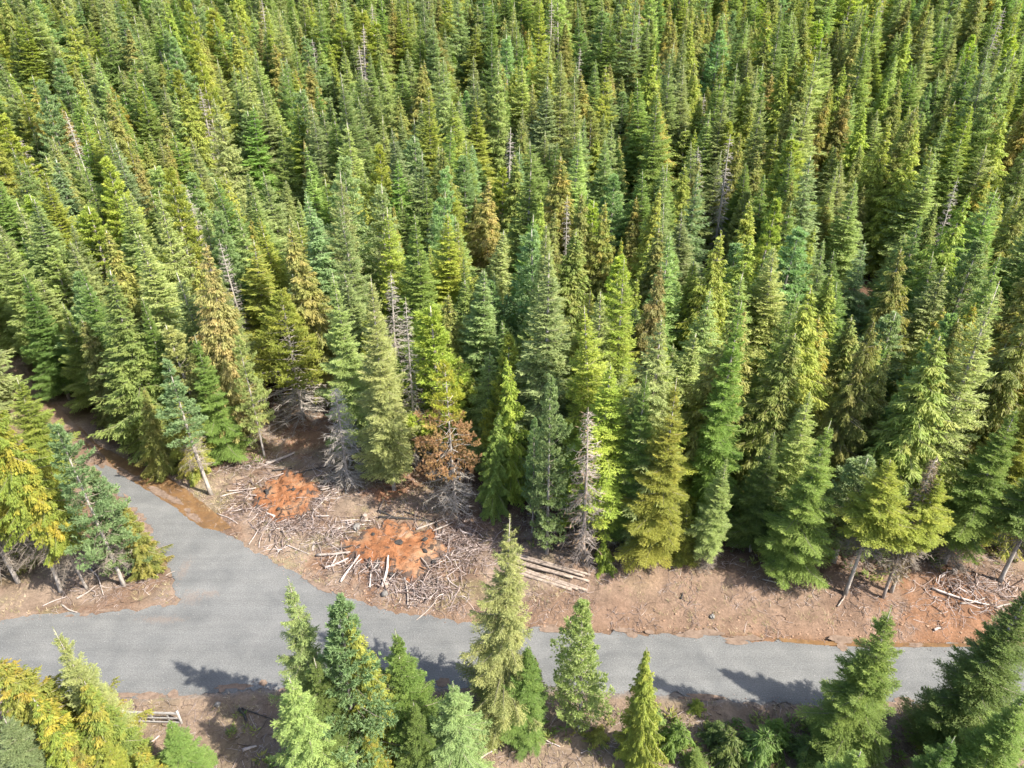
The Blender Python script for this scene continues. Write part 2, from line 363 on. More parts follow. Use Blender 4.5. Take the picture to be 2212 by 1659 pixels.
# ------------------------------------------------------------------ ground
def axis(a, b, step, lo, hi, g):
    c = list(np.arange(a, b + 1e-6, step))
    s = step; x = b
    while x < hi: s *= g; x += s; c.append(x)
    s = step; x = a; f = []
    while x > lo: s *= g; x -= s; f.append(x)
    return np.array(f[::-1] + c)
xs = axis(-46, 62, 0.3, -900, 900, 1.14); ys = axis(24, 82, 0.3, -80, 1500, 1.10)
GX, GY = np.meshgrid(xs, ys)
gz = hz(GX.ravel(), GY.ravel())
def blend(c, col, w): return c * (1 - w[:, None]) + np.array(col)[None] * w[:, None]
def soil_colour(x, y):
    n = len(x); c = np.tile(np.array([0.375, 0.275, 0.205]), (n, 1))
    big = fbm(x / 4.2, y / 4.2, 5); fine = fbm(x * 1.1 + 50, y * 1.1, 4)
    c = blend(c, (0.40, 0.30, 0.22), sstep(0.5, 0.68, big) * 0.8)
    c = blend(c, (0.22, 0.13, 0.085), sstep(0.52, 0.36, big) * 0.7)
    c = blend(c, (0.27, 0.26, 0.12), sstep(0.55, 0.75, fbm(x / 3 + 80, y / 3, 4)) * 0.45 * (x < 14))
    fd = poly_sd(FOREST, x, y)
    duff = sstep(1.5, -3.0, fd + (fine - 0.5) * 6)
    c = blend(c, (0.17, 0.095, 0.06), duff * 0.9)
    rs = poly_sd(ROAD, x, y)
    ye = np.interp(x, FAR_EDGE[:, 0], FAR_EDGE[:, 1]); dd = y - ye
    bank = sstep(3.6, 0.8, dd + (fine - 0.5) * 3) * (dd > -0.6) * sstep(0, 6, x)
    c = blend(c, (0.36, 0.235, 0.16), bank * 0.8)
    bank2 = sstep(1.4, 0.2, dd + (fine - 0.5) * 1.2) * (dd > -0.6) * sstep(-22, -14, x)
    c = blend(c, (0.29, 0.18, 0.115), bank2 * 0.7)
    c = blend(c, (0.40, 0.21, 0.11), bank2 * sstep(17, 21, x) * 0.6)
    c = blend(c, (0.315, 0.205, 0.145), sstep(0.2, 1.0, dd) * sstep(2, 9, x) * sstep(9.0, 7.0, dd) * (0.45 + 0.5 * fine))
    # orange soil by the brush heap at the right and in the two pockets of the wood edge
    for (px, py, r, col, w) in ((2060, 1330, 6.5, (0.34, 0.17, 0.09), 0.8), (660, 945, 4.5, (0.40, 0.22, 0.13), 0.85), (900, 1030, 3.5, (0.36, 0.19, 0.11), 0.8),
                                (830, 1075, 2.4, (0.40, 0.18, 0.09), 0.8), (690, 1215, 1.8, (0.30, 0.16, 0.09), 0.7), (855, 1200, 6.0, (0.36, 0.19, 0.11), 0.55), (622, 1080, 5.0, (0.36, 0.19, 0.11), 0.5)):
        q = plane(px, py); d = np.hypot(x - q[0], y - q[1]) / r + (fine - 0.5) * 1.2
        c = blend(c, col, sstep(1.0, 0.4, d) * w)
    nr = sstep(35.6, 33.5, y + (fine - 0.5) * 2) * (rs > 0)
    c = blend(c, (0.33, 0.24, 0.17), nr * 0.7)
    c = blend(c, (0.30, 0.28, 0.26), sstep(0.55, 0.0, rs + (fine - 0.5) * 1.0) * 0.75 * (y < 38))
    c = blend(c, (0.20, 0.115, 0.07), sstep(2.5, 0.0, np.abs(poly_sd(LEFTWOOD, x, y)) - 1) * 0.4)
    return c * (0.85 + 0.3 * fine[:, None]) * 0.50
vc = soil_colour(GX.ravel(), GY.ravel())
nx, ny = len(xs), len(ys)
i = (np.arange(ny - 1)[:, None] * nx + np.arange(nx - 1)[None]).ravel()
GROUND = ground_material()
me = mesh_np('ground', np.c_[GX.ravel(), GY.ravel(), gz], F4=np.c_[i, i + 1, i + nx + 1, i + nx], mats=[GROUND], vcol=vc, smooth=True)
tag(link('ground', me), kind='structure')

def wobble(poly, seg=0.3, amp=0.22, sc=0.9, seed=0):
    out = []; n = len(poly)
    for k in range(n):
        a = np.array(poly[k]); b = np.array(poly[(k + 1) % n]); L = np.hypot(*(b - a)); m = max(1, int(L / seg))
        nrm = np.array([-(b - a)[1], (b - a)[0]]) / (L + 1e-9)
        for q in range(m):
            p = a + (b - a) * q / m
            d = (fbm(p[0] * sc + seed, p[1] * sc, 5) - 0.5) * 2 * amp
            out.append(p + nrm * float(d))
    return out
def sheet(name, poly, z, material):
    tri = tessellate_polygon([[Vector((p[0], p[1], 0)) for p in poly]])
    V = np.array([(p[0], p[1], z) for p in poly])
    F = np.array(tri)
    a, b, c = V[F[:, 0]], V[F[:, 1]], V[F[:, 2]]
    up = np.cross(b - a, c - a)[:, 2] < 0
    F[up] = F[up][:, ::-1]
    me = mesh_np(name, V, F3=F, mats=[material], vcol=np.zeros((len(V), 3)))
    return link(name, me)
tag(sheet('road', wobble(ROAD, 0.16, 0.62, 1.1), 0.0, road_material()), kind='structure')
# the muddy track that leaves the gravel
n = len(TL); m = 14
V = []
for a in range(n):
    for q in range(m):
        f = q / (m - 1); p = TL[a] * (1 - f) + TR[a] * f
        rut = -0.07 * (math.exp(-((f - 0.3) / 0.09) ** 2) + math.exp(-((f - 0.72) / 0.09) ** 2))
        V.append((p[0], p[1], 0.05 + rut + (float(fbm(p[0] * 1.5, p[1] * 1.5, 3)) - 0.5) * 0.10))
V = np.array(V); ramp_in = sstep(0, 12, np.repeat(np.arange(n), m)); V[:, 2] = V[:, 2] * ramp_in - 0.03 * (1 - ramp_in)
V[:, 2] += hz(V[:, 0], V[:, 1]) + 0.09
i = (np.arange(n - 1)[:, None] * m + np.arange(m - 1)[None]).ravel()
tag(link('path', mesh_np('path', V, F4=np.c_[i, i + m, i + m + 1, i + 1][:, ::-1], mats=[mud_material()], smooth=True)), kind='structure')
WAT = water_material()
tag(sheet('water', wobble([plane(*p) for p in ditch_l], 0.2, 0.16, 1.6, 3), 0.014, WAT), kind='structure')
tag(sheet('water', wobble([plane(*p) for p in ditch_r], 0.2, 0.07, 1.6, 7), 0.014, WAT), kind='structure')

# ------------------------------------------------------------------ trees: prototypes
STY = {
 'fir':    dict(dz=0.36, nb=6, t0=0.10, e0=-20, e1=38, droop=0.10, up=0.16, sp=0.108, tl=0.42, tmin=0.24, kl=0.28, kw=0.074, hang=0.10, tilt=0.7, pw=1.12, nup=0.95),
 'spruce': dict(dz=0.38, nb=6, t0=0.05, e0=-22, e1=30, droop=0.30, up=0.38, sp=0.100, tl=0.34, tmin=0.26, kl=0.27, kw=0.074, hang=0.55, tilt=0.7, pw=1.1, nup=0.75),
 'cedar':  dict(dz=0.33, nb=6, t0=0.06, e0=-12, e1=40, droop=0.45, up=0.22, sp=0.115, tl=0.34, tmin=0.30, kl=0.32, kw=0.105, hang=0.95, tilt=0.8, pw=1.0, nup=0.45),
 'pine':   dict(dz=0.62, nb=5, t0=0.22, e0=-8, e1=50, droop=0.12, up=0.22, sp=0.26, tl=0.45, tmin=0.25, kl=0.30, kw=0.085, hang=-0.2, tilt=0.8, pw=0.95, nup=0.8, tuft=7),
}
def unit(v): return v / (np.linalg.norm(v, axis=-1, keepdims=True) + 1e-9)
def build_tree(seed, H, Rm, kind, det=1.0, t0=None, bend=0.25, gap=0.0, ragged=0.25, rust=None, thin=1.0, dead_skirt=0.0, leader=1.0, tr=None, wood=True):
    rg = np.random.RandomState(seed); S = STY[kind]
    t0 = S['t0'] if t0 is None else t0
    P, D, SD, LN, W, LV, L2 = [], [], [], [], [], [], []
    BT = []
    ph = rg.rand(4) * 6.28
    def axis_at(z):
        u = z / H
        return np.array([bend * (math.sin(u * 2.3 + ph[0]) - math.sin(ph[0])), bend * (math.sin(u * 2.0 + ph[1]) - math.sin(ph[1])), z])
    z = H * t0; zt = H * (1 - 0.035 * leader); lob = rg.rand(6)
    z_sk = H * (t0 - dead_skirt)
    if dead_skirt > 0: z = max(z_sk, 0.4)
    while z < zt:
        u = (z - H * t0) / (H - H * t0)
        dead = u < 0
        uu = max(u, 0.0)
        prof = min(1.0, ((1 - uu) / 0.80)) ** S['pw'] * (0.80 + 0.20 * min(1, uu / 0.15))
        nb = S['nb'] if not dead else 7
        nb = max(3, int(round(nb * (0.75 + 0.5 * rg.rand()))))
        a0 = rg.rand() * 6.28
        wh = 1 + ragged * 0.7 * (rg.rand() - 0.5)
        for k in range(nb):
            if rg.rand() < gap: continue
            az = a0 + 6.283 * k / nb + (rg.rand() - 0.5) * 0.7
            az_l = 1 + 0.22 * math.sin(az + lob[0] * 6.28) + 0.16 * math.sin(2 * az + 6.28 * lob[1] + uu * 5)
            L = Rm * prof * wh * az_l * (1 - ragged + 2 * ragged * rg.rand()) + 0.06
            e = R(S['e0'] + (S['e1'] - S['e0']) * uu ** 1.3 + rg.randn() * 6)
            ca, sa = math.cos(az), math.sin(az)
            o = np.array([ca, sa, 0.0]); la = np.array([-sa, ca, 0.0]); up = np.array([0, 0, 1.0])
            b0 = axis_at(z + rg.rand() * S['dz'])
            cur = (rg.rand() - 0.5) * 0.4
            def pt(s):
                s = np.asarray(s)[:, None]
                return b0 + o * (L * math.cos(e) * s) + la * (L * cur * s * s) + up * (L * (math.sin(e) * s - S['droop'] * s ** 2 + S['up'] * s ** 3 - (0.15 * s ** 2 if dead else 0)))
            if wood or dead:
                q = np.linspace(0, 0.96, 4)
                BT.append((pt(q), np.array([0.030, 0.022, 0.013, 0.005]) * (0.5 + 0.25 * L) * (1.5 if dead else 1.0)))
            if dead:
                for _ in range(int(6 + 6 * L)):
                    s = 0.25 + 0.7 * rg.rand(); c = pt([s])[0]
                    d = unit(o * 0.6 + la * rg.choice([-1, 1]) * 0.8 + up * (rg.rand() - 0.6)); l = 0.25 + 0.5 * rg.rand()
                    BT.append((np.array([c, c + d * l * 0.5 + up * 0.03, c + d * l - up * 0.05]), np.array([0.016, 0.011, 0.005])))
                continue
            s0 = 0.10 if kind != 'pine' else 0.30
            n = int(L * (1 - s0) / (S['sp'] / det)) + 3
            s = np.clip(np.linspace(s0, 1, n) + rg.randn(n) * 0.02, s0, 1)
            s = np.r_[s, s]; side = np.r_[np.ones(n), -np.ones(n)]
            pp = pt(s); tz = (math.sin(e) - 2 * S['droop'] * s + 3 * S['up'] * s ** 2)
            ang = R(58) * (1 - 0.55 * s) + rg.randn(2 * n) * 0.22
            d = o * np.cos(ang)[:, None] + la * (np.sin(ang) * side)[:, None] + up * (tz * np.cos(ang) - S['hang'] * (0.6 + 0.8 * rg.rand(2 * n)) + rg.randn(2 * n) * 0.12)[:, None]
            d = unit(d)
            ln = (S['tl'] * L * (1 - s) ** 0.75 + S['tmin'] * min(1.0, 0.25 + L / 1.3)) * (0.6 + 0.8 * rg.rand(2 * n))
            keep = rg.rand(2 * n) < thin
            pp, d, ln, s = pp[keep], d[keep], ln[keep], s[keep]
            br = rg.rand()
            kl = S['kl'] / det ** 0.5
            k_n = np.maximum(1, np.ceil(ln / kl).astype(int))
            idx = np.repeat(np.arange(len(ln)), k_n)
            j = np.concatenate([np.arange(a) for a in k_n]) if len(k_n) else np.zeros(0, int)
            if len(idx) == 0: continue
            f0 = j / k_n[idx]
            bp = pp[idx] + d[idx] * (ln[idx] * f0)[:, None] - up * (S['hang'] * 0.25 * ln[idx] * f0 ** 2)[:, None]
            if 'tuft' in S:
                q = S['tuft']; tipp = pp + d * ln[:, None]
                m = len(tipp)
                bp = np.repeat(np.r_[tipp, pp + d * (ln * 0.5)[:, None]], q, 0); dd = np.repeat(np.r_[d, d], q, 0)
                dd = unit(dd + rg.randn(len(dd), 3) * 0.62 + up * 0.25)
                l = kl * (0.7 + 0.6 * rg.rand(len(dd))); w = np.full(len(dd), S['kw'] / det ** 0.5); ss = np.repeat(np.r_[s, s], q)
            else:
                dd = unit(d[idx] + rg.randn(len(idx), 3) * 0.16); l = np.minimum(ln[idx], kl) * (0.95 + 0.5 * rg.rand(len(idx)))
                w = S['kw'] / det ** 0.5 * (0.7 + 0.6 * rg.rand(len(idx))); ss = s[idx] * 0.5 + 0.5 * f0
                # side shoots
                sg = rg.choice([-1, 1], len(idx)); nn = np.cross(dd, up); nn = unit(nn)
                d2 = unit(dd * 0.55 + nn * (0.75 * sg)[:, None] + up * (-S['hang'] * 0.4 + rg.randn(len(idx)) * 0.2)[:, None])
                bp = np.r_[bp, bp + dd * (l * 0.35)[:, None]]; dd = np.r_[dd, d2]; l = np.r_[l, l * 0.62]; w = np.r_[w, w * 0.8]; ss = np.r_[ss, ss]
            m = len(bp)
            nd_ = up[None] * S['nup'] + o[None] * (1.3 - S['nup']) + rg.randn(m, 3) * S['tilt'] * 0.7
            side_v = unit(np.cross(dd, nd_))
            P.append(bp); D.append(dd); SD.append(side_v); LN.append(l); W.append(w)
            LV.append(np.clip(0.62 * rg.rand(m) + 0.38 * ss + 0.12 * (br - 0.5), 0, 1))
            base = np.clip(br ** 2 * 0.8 + 0.25 * (rg.rand(m) - 0.4), 0, 1)
            if rust is not None: base = np.clip(rust(u) + (base - 0.3) * 0.6, 0, 1)
            L2.append(base)
        z += S['dz'] * (0.8 + 0.4 * rg.rand()) / (det ** 0.25)
    # leader shoot
    zz = np.linspace(zt - 0.5, H * 0.995, int(7 + 3 * leader))
    for zv in zz:
        m = 5; c = np.repeat(axis_at(zv)[None], m, 0); a = rg.rand(m) * 6.28
        dd = unit(np.c_[np.cos(a), np.sin(a), 0.9 + 0.4 * rg.rand(m)])
        P.append(c); D.append(dd); SD.append(unit(np.cross(dd, rg.randn(m, 3)))); LN.append(np.full(m, 0.24 - 0.14 * (zv - zt) / (H - zt + 0.01))); W.append(np.full(m, 0.05))
        LV.append(rg.rand(m)); L2.append(np.full(m, 0.3) if rust is None else np.full(m, float(rust(1.0))))
    P = np.concatenate(P); D = np.concatenate(D); SD = np.concatenate(SD); LN = np.concatenate(LN)[:, None]; W = np.concatenate(W)[:, None]
    fold = np.cross(SD, D) * (W * 0.25)
    V = np.stack([P, P + D * LN * 0.45 + SD * W * 0.5 - fold, P + D * LN, P + D * LN * 0.45 - SD * W * 0.5 - fold], 1).reshape(-1, 3)
    F = np.arange(len(V)).reshape(-1, 4)
    lv = np.concatenate(LV); l2 = np.concatenate(L2); mi = np.zeros(len(F), int)
    if BT:
        Vb, Qb, _ = tubes(BT, 3, False)
        F = np.r_[F, Qb + len(V)]; V = np.r_[V, Vb]
        lv = np.r_[lv, np.zeros(len(Qb))]; l2 = np.r_[l2, np.zeros(len(Qb))]; mi = np.r_[mi, np.ones(len(Qb), int)]
    zs = np.linspace(-0.4, H * 0.985, 12); rr = (tr or H * 0.0105)
    rad = rr * (1 - np.clip(zs, 0, H) / H) ** 0.85 + 0.012; rad[0] *= 1.25
    Vt, Qt, Tt = tubes([(np.array([axis_at(q) for q in zs]), rad)], 8)
    return (V, F, lv, l2, mi), (Vt, Qt, Tt)
def proto(name, seed, H, Rm, kind, twig=None, bark=None, **kw):
    c, t = build_tree(seed, H, Rm, kind, **kw)
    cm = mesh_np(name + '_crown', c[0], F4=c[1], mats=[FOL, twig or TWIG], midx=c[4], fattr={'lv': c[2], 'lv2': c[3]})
    tm = mesh_np(name + '_trunk', t[0], F4=t[1], F3=t[2], mats=[bark or BARK], smooth=True)
    return dict(crown=cm, trunk=tm, H=H, R=Rm)
def dead_proto(name, seed, H, Rm, material, e0=-25, dens=1.0, t0=0.06, needles=0.0, droop=0.35, up=0.3, fine=1.0):
    rg = np.random.RandomState(seed); BT = []; K = []
    z = H * t0; bx, by = rg.randn(2) * 0.15
    ax = lambda q: np.array([bx * math.sin(q / H * 2.5), by * math.sin(q / H * 2.2), q])
    while z < H * 0.97:
        u = z / H; nb = max(3, int(5 * dens * (0.7 + 0.6 * rg.rand()))); a0 = rg.rand() * 6.28
        for k in range(nb):
            if rg.rand() < 0.12: continue
            az = a0 + 6.283 * k / nb + rg.randn() * 0.3; L = Rm * ((1 - u) ** 0.7 + 0.05) * (0.5 + 0.7 * rg.rand()); e = R(e0 + 45 * u ** 2 + rg.randn() * 10)
            o = np.array([math.cos(az), math.sin(az), 0]); la = np.array([-o[1], o[0], 0]); b0 = ax(z); cur = rg.randn() * 0.25
            f = lambda s: b0 + o * L * math.cos(e) * s + la * L * cur * s * s + np.array([0, 0, 1]) * L * (math.sin(e) * s - droop * s * s + up * s ** 3)
            BT.append((np.array([f(s) for s in (0, 0.3, 0.6, 1)]), np.array([0.032, 0.024, 0.016, 0.006]) * (0.6 + 0.2 * L)))
            for _ in range(int((4 + 6 * L) * fine)):
                s = 0.2 + 0.78 * rg.rand(); c = f(s); d = unit(o * 0.7 + la * rg.choice([-1, 1]) * (0.4 + 0.5 * rg.rand()) + np.array([0, 0, rg.rand() - 0.65]))
                l = (0.2 + 0.35 * rg.rand()) * (0.5 + 0.5 * L)
                BT.append((np.array([c, c + d * l * 0.55, c + d * l + np.array([0, 0, -0.08 + 0.12 * rg.rand()])]), np.array([0.015, 0.011, 0.005])))
                if rg.rand() < needles: K.append((c + d * l * 0.5, d, 0.3 + 0.2 * rg.rand()))
        z += 0.42 * (0.7 + 0.6 * rg.rand())
    V, Q, _ = tubes(BT, 3, False); mi = np.zeros(len(Q), int); lv = np.zeros(len(Q))
    if K:
        p = np.array([k[0] for k in K]); d = np.array([k[1] for k in K]); l = np.array([k[2] for k in K])[:, None]; sd = unit(np.cross(d, rg.randn(len(K), 3))) * 0.06
        Vk = np.stack([p, p + d * l * 0.45 + sd, p + d * l, p + d * l * 0.45 - sd], 1).reshape(-1, 3)
        Q = np.r_[Q, np.arange(len(Vk)).reshape(-1, 4) + len(V)]; V = np.r_[V, Vk]; mi = np.r_[mi, np.ones(len(K), int)]; lv = np.r_[lv, rg.rand(len(K))]
    cm = mesh_np(name + '_crown', V, F4=Q, mats=[material, FOL], midx=mi, fattr={'lv': lv, 'lv2': lv * 0.5})
    zs = np.linspace(-0.4, H, 12); rad = H * 0.010 * (1 - np.clip(zs, 0, H) / H) ** 0.8 + 0.012
    Vt, Qt, Tt = tubes([(np.array([ax(q) for q in zs]), rad)], 8)
    return dict(crown=cm, trunk=mesh_np(name + '_trunk', Vt, F4=Qt, F3=Tt, mats=[material], smooth=True), H=H, R=Rm)

PR = {}
PR['fir'] = [proto('fir', 11, 20, 2.2, 'fir', ragged=0.25), proto('fir', 12, 20, 2.5, 'fir', ragged=0.32, gap=0.08), proto('fir', 13, 20, 2.0, 'fir', ragged=0.2),
             proto('fir', 14, 20, 2.3, 'fir', t0=0.18, dead_skirt=0.14, ragged=0.3, gap=0.06), proto('fir', 15, 20, 2.7, 'fir', ragged=0.35, gap=0.12), proto('fir', 16, 20, 1.9, 'spruce', ragged=0.25),
             proto('fir', 17, 20, 2.2, 'spruce', ragged=0.35, gap=0.1), proto('fir', 18, 20, 2.3, 'fir', ragged=0.35, thin=0.72, gap=0.15, leader=2.2),
             proto('fir', 19, 20, 2.4, 'fir', ragged=0.45, gap=0.2, bend=0.6, leader=1.6), proto('fir', 20, 20, 2.6, 'spruce', ragged=0.42, gap=0.16, bend=0.5), proto('fir', 25, 20, 2.0, 'fir', ragged=0.5, gap=0.25, t0=0.22, dead_skirt=0.16, leader=1.8)]
PR['cedar'] = [proto('cedar', 21, 18, 2.2, 'cedar', ragged=0.25), proto('cedar', 22, 18, 2.4, 'cedar', ragged=0.35, gap=0.08), proto('cedar', 23, 18, 1.9, 'cedar', ragged=0.3), proto('cedar', 24, 18, 2.3, 'cedar', ragged=0.4, gap=0.15, thin=0.85)]
PR['pine'] = [proto('pine', 31, 20, 2.3, 'pine', ragged=0.35, t0=0.25, dead_skirt=0.18), proto('pine', 32, 20, 2.0, 'pine', ragged=0.4, gap=0.1, leader=2.0), proto('pine', 33, 20, 2.5, 'pine', ragged=0.3, t0=0.18)]
PR['dead'] = [dead_proto('snag', 41, 18, 1.7, DEADW), dead_proto('snag', 42, 18, 1.3, DEADW, dens=0.8, t0=0.2), dead_proto('snag', 43, 18, 1.9, DEADW, e0=-10)]
HI = {}
HI['fir'] = [proto('fir_near', 51, 18, 2.4, 'fir', det=2.3, ragged=0.42, gap=0.14, leader=1.6), proto('fir_near', 52, 18, 2.5, 'fir', det=2.3, ragged=0.48, gap=0.2, leader=2.0), proto('fir_near', 53, 18, 2.2, 'fir', det=2.3, ragged=0.42, gap=0.14, t0=0.2, dead_skirt=0.15)]
HI['spruce'] = [proto('spruce_near', 61, 18, 2.4, 'spruce', det=2.3, ragged=0.5, gap=0.22, leader=1.8, thin=0.9), proto('spruce_near', 62, 16, 2.2, 'spruce', det=2.3, ragged=0.52, gap=0.24, leader=2.2, thin=0.9)]
HI['cedar'] = [proto('cedar_near', 71, 15, 2.2, 'cedar', det=2.0, ragged=0.34, gap=0.08), proto('cedar_near', 72, 15, 2.3, 'cedar', det=2.0, ragged=0.46, gap=0.18), proto('cedar_tall', 73, 16, 2.6, 'cedar', det=2.0, ragged=0.4, t0=0.42, dead_skirt=0.2, gap=0.08)]
HI['pine'] = [proto('pine_near', 81, 18, 2.1, 'pine', det=1.3, ragged=0.45, t0=0.12, gap=0.1), proto('pine_near', 82, 18, 2.4, 'pine', det=1.3, ragged=0.42, gap=0.16, t0=0.3, dead_skirt=0.1)]
SPECIAL = {
 'rust_pine': proto('rust_pine', 91, 14, 2.6, 'pine', det=1.3, ragged=0.3, t0=0.34, dead_skirt=0.30, twig=DEADW, rust=lambda u: 1.0 if u < 0.42 else (0.5 if u < 0.5 else 0.0), thin=0.55),
 'skirt_pine': proto('skirt_pine', 92, 20, 3.6, 'pine', det=1.3, ragged=0.28, t0=0.30, dead_skirt=0.27, twig=DEADW, thin=1.0),
 'thin_pine': proto('thin_pine', 93, 20, 1.3, 'pine', det=1.3, ragged=0.4, t0=0.42, dead_skirt=0.2, gap=0.15, bark=DEADW),
 'lean_fir': proto('lean_fir', 94, 16, 2.2, 'fir', det=1.8, ragged=0.35, gap=0.08, t0=0.50, dead_skirt=0.12),
 'brown_snag': dead_proto('brown_snag', 95, 18, 2.2, RUSTW, dens=1.05, needles=0.18, fine=1.1, t0=0.02),
 'white_snag': dead_proto('white_snag', 96, 13, 1.7, DEADW, dens=1.3, fine=1.7, t0=0.03, droop=0.5, up=0.55),
 'shrub': proto('shrub', 97, 3.0, 1.3, 'cedar', det=1.4, ragged=0.45, t0=0.02),
 'sapling': proto('sapling', 98, 5.0, 1.2, 'fir', det=2.3, ragged=0.35, t0=0.02),
 'dark_snag': dead_proto('dark_snag', 100, 18, 1.4, DARKW, dens=0.7, t0=0.3),
 'red_snag': dead_proto('red_snag', 99, 17, 1.6, RUSTW, dens=1.4, needles=0.9, fine=1.5, t0=0.2),
}
TINT = {  # (main, second) base colours of needles
 'grey-green': ((0.225, 0.285, 0.115), (0.290, 0.330, 0.130)),
 'mid-green': ((0.165, 0.255, 0.060), (0.230, 0.300, 0.070)),
 'deep green': ((0.100, 0.175, 0.048), (0.150, 0.215, 0.055)),
 'blue-green': ((0.175, 0.255, 0.125), (0.240, 0.310, 0.150)),
 'pale green': ((0.290, 0.345, 0.130), (0.345, 0.375, 0.140)),
 'yellow-green': ((0.260, 0.310, 0.050), (0.340, 0.340, 0.055)),
 'olive': ((0.190, 0.215, 0.050), (0.285, 0.235, 0.070)),
 'orange-tipped': ((0.225, 0.245, 0.050), (0.400, 0.270, 0.060)),
 'golden': ((0.225, 0.280, 0.055), (0.430, 0.330, 0.055)),
 'rusty brown': ((0.235, 0.215, 0.070), (0.340, 0.215, 0.090)),
 'straw-coloured': ((0.48, 0.38, 0.15), (0.55, 0.43, 0.20)),
 'rust pine': ((0.330, 0.350, 0.050), (0.34, 0.21, 0.115)),
 'grey': ((0.21, 0.155, 0.11), (0.24, 0.17, 0.12)),
}
_mean = np.array((0.290, 0.325, 0.110))
for _k in list(TINT):
    if _k in ('straw-coloured', 'grey', 'rust pine', 'golden'): continue
    _w = {'rusty brown': 0.30, 'orange-tipped': 0.25}.get(_k, 0.24)
    TINT[_k] = tuple(tuple(float(q) for q in np.array(c) * (1 - _w) * 1.06 + _mean * _w * 1.06) for c in TINT[_k])
rnd = random.Random(77)
ALL = []                                  # (x, y, radius) of every tree placed by hand
def plant(kind_name, pr, p, h, tint, label, cat, rad=None, group=None, rz=None, tilt=0.0, part_ok=True):
    t = empty(kind_name, p)
    t.rotation_euler = (rnd.gauss(0, 0.026) + tilt, rnd.gauss(0, 0.026), rnd.random() * 6.28 if rz is None else rz)
    s = h / pr['H']; sr = s if rad is None else rad / pr['R']
    t.scale = (sr, sr, s)
    a, b = TINT[tint]; j = [1 + rnd.uniform(-0.07, 0.07) for _ in range(3)]; q = rnd.uniform(0.85, 1.15) * TONE
    for nm in ('trunk', 'crown'):
        o = link(nm, pr[nm], t)
        o['tint'] = [a[k] * j[k] * q for k in range(3)]; o['tint2'] = [b[k] * j[k] * q for k in range(3)]
    tag(t, label, cat, group)
    return t
WIDE = 0.92; TONE = 0.80                     # width and tint factors; near trees' tints dimmed because they rendered too bright
def put(kind_name, pr, tint, label, cat='tree', base=None, top=None, h=None, rad=None, **kw):
    if base is not None:
        p = at(*base); hh = h if h is not None else height_to(p, top[1])
    else:
        hh = h; p = under(top[0], top[1], h)
    p = Vector((p.x, p.y, p.z - 0.05))
    if rad is not None and kind_name != 'shrub': rad *= WIDE
    ALL.append((p.x, p.y, rad or pr['R'] * hh / pr['H']))
    return plant(kind_name, pr, p, hh, tint, label, cat, rad, **kw)

exec_trees = True
# ---- nearest row, this side of the road
put('spruce_tree', HI['spruce'][0], 'pale green', 'tall near spruce rising in front of the larger burn scar and over the road', base=(1092, 1562), top=(1086, 1108), rad=2.55)
put('fir_tree', HI['fir'][0], 'deep green', 'dark green fir at the right foot of the tall near spruce', base=(1135, 1590), top=(1128, 1385), rad=1.6)
put('cedar_tree', HI['cedar'][1], 'orange-tipped', 'small cedar with orange dying fronds behind the tall near spruce', base=(1160, 1520), top=(1162, 1420), rad=0.7)
put('cedar_tree', HI['cedar'][0], 'golden', 'low golden cedar at the left foot of the tall near spruce', base=(1062, 1590), top=(1058, 1480), rad=1.0)
put('spruce_tree', HI['spruce'][1], 'grey-green', 'spindly spruce by the road junction, leftmost top of the near clump', top=(612, 1258), h=17.5, rad=2.1)
put('pine_tree', HI['pine'][0], 'blue-green', 'blue-green pine standing inside the near clump', top=(700, 1300), h=17, rad=2.5)
put('spruce_tree', HI['spruce'][0], 'pale green', 'short pale spruce at the front of the near clump', top=(645, 1440), h=13, rad=2.5)
put('cedar_tree', HI['cedar'][0], 'yellow-green', 'dark yellow-green cedar at the right of the blue-green pine in the near clump', top=(778, 1298), h=16, rad=2.0)
put('fir_tree', HI['fir'][1], 'mid-green', 'slim green fir with its top against the road, right edge of the near clump', top=(853, 1358), h=13.5, rad=1.8)
put('fir_tree', HI['fir'][0], 'deep green', 'small dark fir filling the gap between the near clump and the round spruce', top=(888, 1512), h=9, rad=1.5)
put('spruce_tree', HI['spruce'][1], 'grey-green', 'stout conical spruce between the near clump and the tall near spruce', top=(972, 1470), h=11, rad=2.0)
put('cedar_tree', HI['cedar'][1], 'golden', 'golden bush-like cedar low at the bottom of the near clump', top=(800, 1585), h=7, rad=1.3)
put('pine_tree', HI['pine'][0], 'pale green', 'light green pine alone at the road edge right of the tall near spruce', base=(1252, 1575), top=(1236, 1288), rad=1.75)
put('cedar_tree', HI['cedar'][0], 'yellow-green', 'neat cone-shaped bright green cedar standing on the bare bank by the road', base=(1372, 1645), top=(1386, 1395), rad=1.45)
put('fir_tree', HI['fir'][1], 'mid-green', 'tall fir with a leaning-looking top crossing the road, lower right', top=(1962, 1322), h=16, rad=2.4)
put('fir_tree', HI['fir'][0], 'deep green', 'large dark fir filling the bottom right corner', top=(2225, 1290), h=18, rad=2.9)
put('fir_tree', HI['fir'][2], 'mid-green', 'fir at the very bottom right edge under the large dark fir', top=(2190, 1500), h=14, rad=2.2)
put('fir_tree', HI['fir'][1], 'deep green', 'fir in the shade left of the large dark corner fir', top=(2040, 1580), h=12, rad=1.8)
put('shrub', SPECIAL['shrub'], 'mid-green', 'round green bush in the shade beside the cone-shaped cedar', 'shrub', base=(1445, 1610), h=3.2, rad=1.3)
put('shrub', SPECIAL['shrub'], 'deep green', 'broad dark bush in the shaded ground under the road, middle of three bushes', 'shrub', base=(1620, 1640), h=3.6, rad=1.9)
put('shrub', SPECIAL['shrub'], 'deep green', 'low dark bush in the shade close to the tall leaning-looking fir', 'shrub', base=(1740, 1640), h=2.6, rad=1.5)
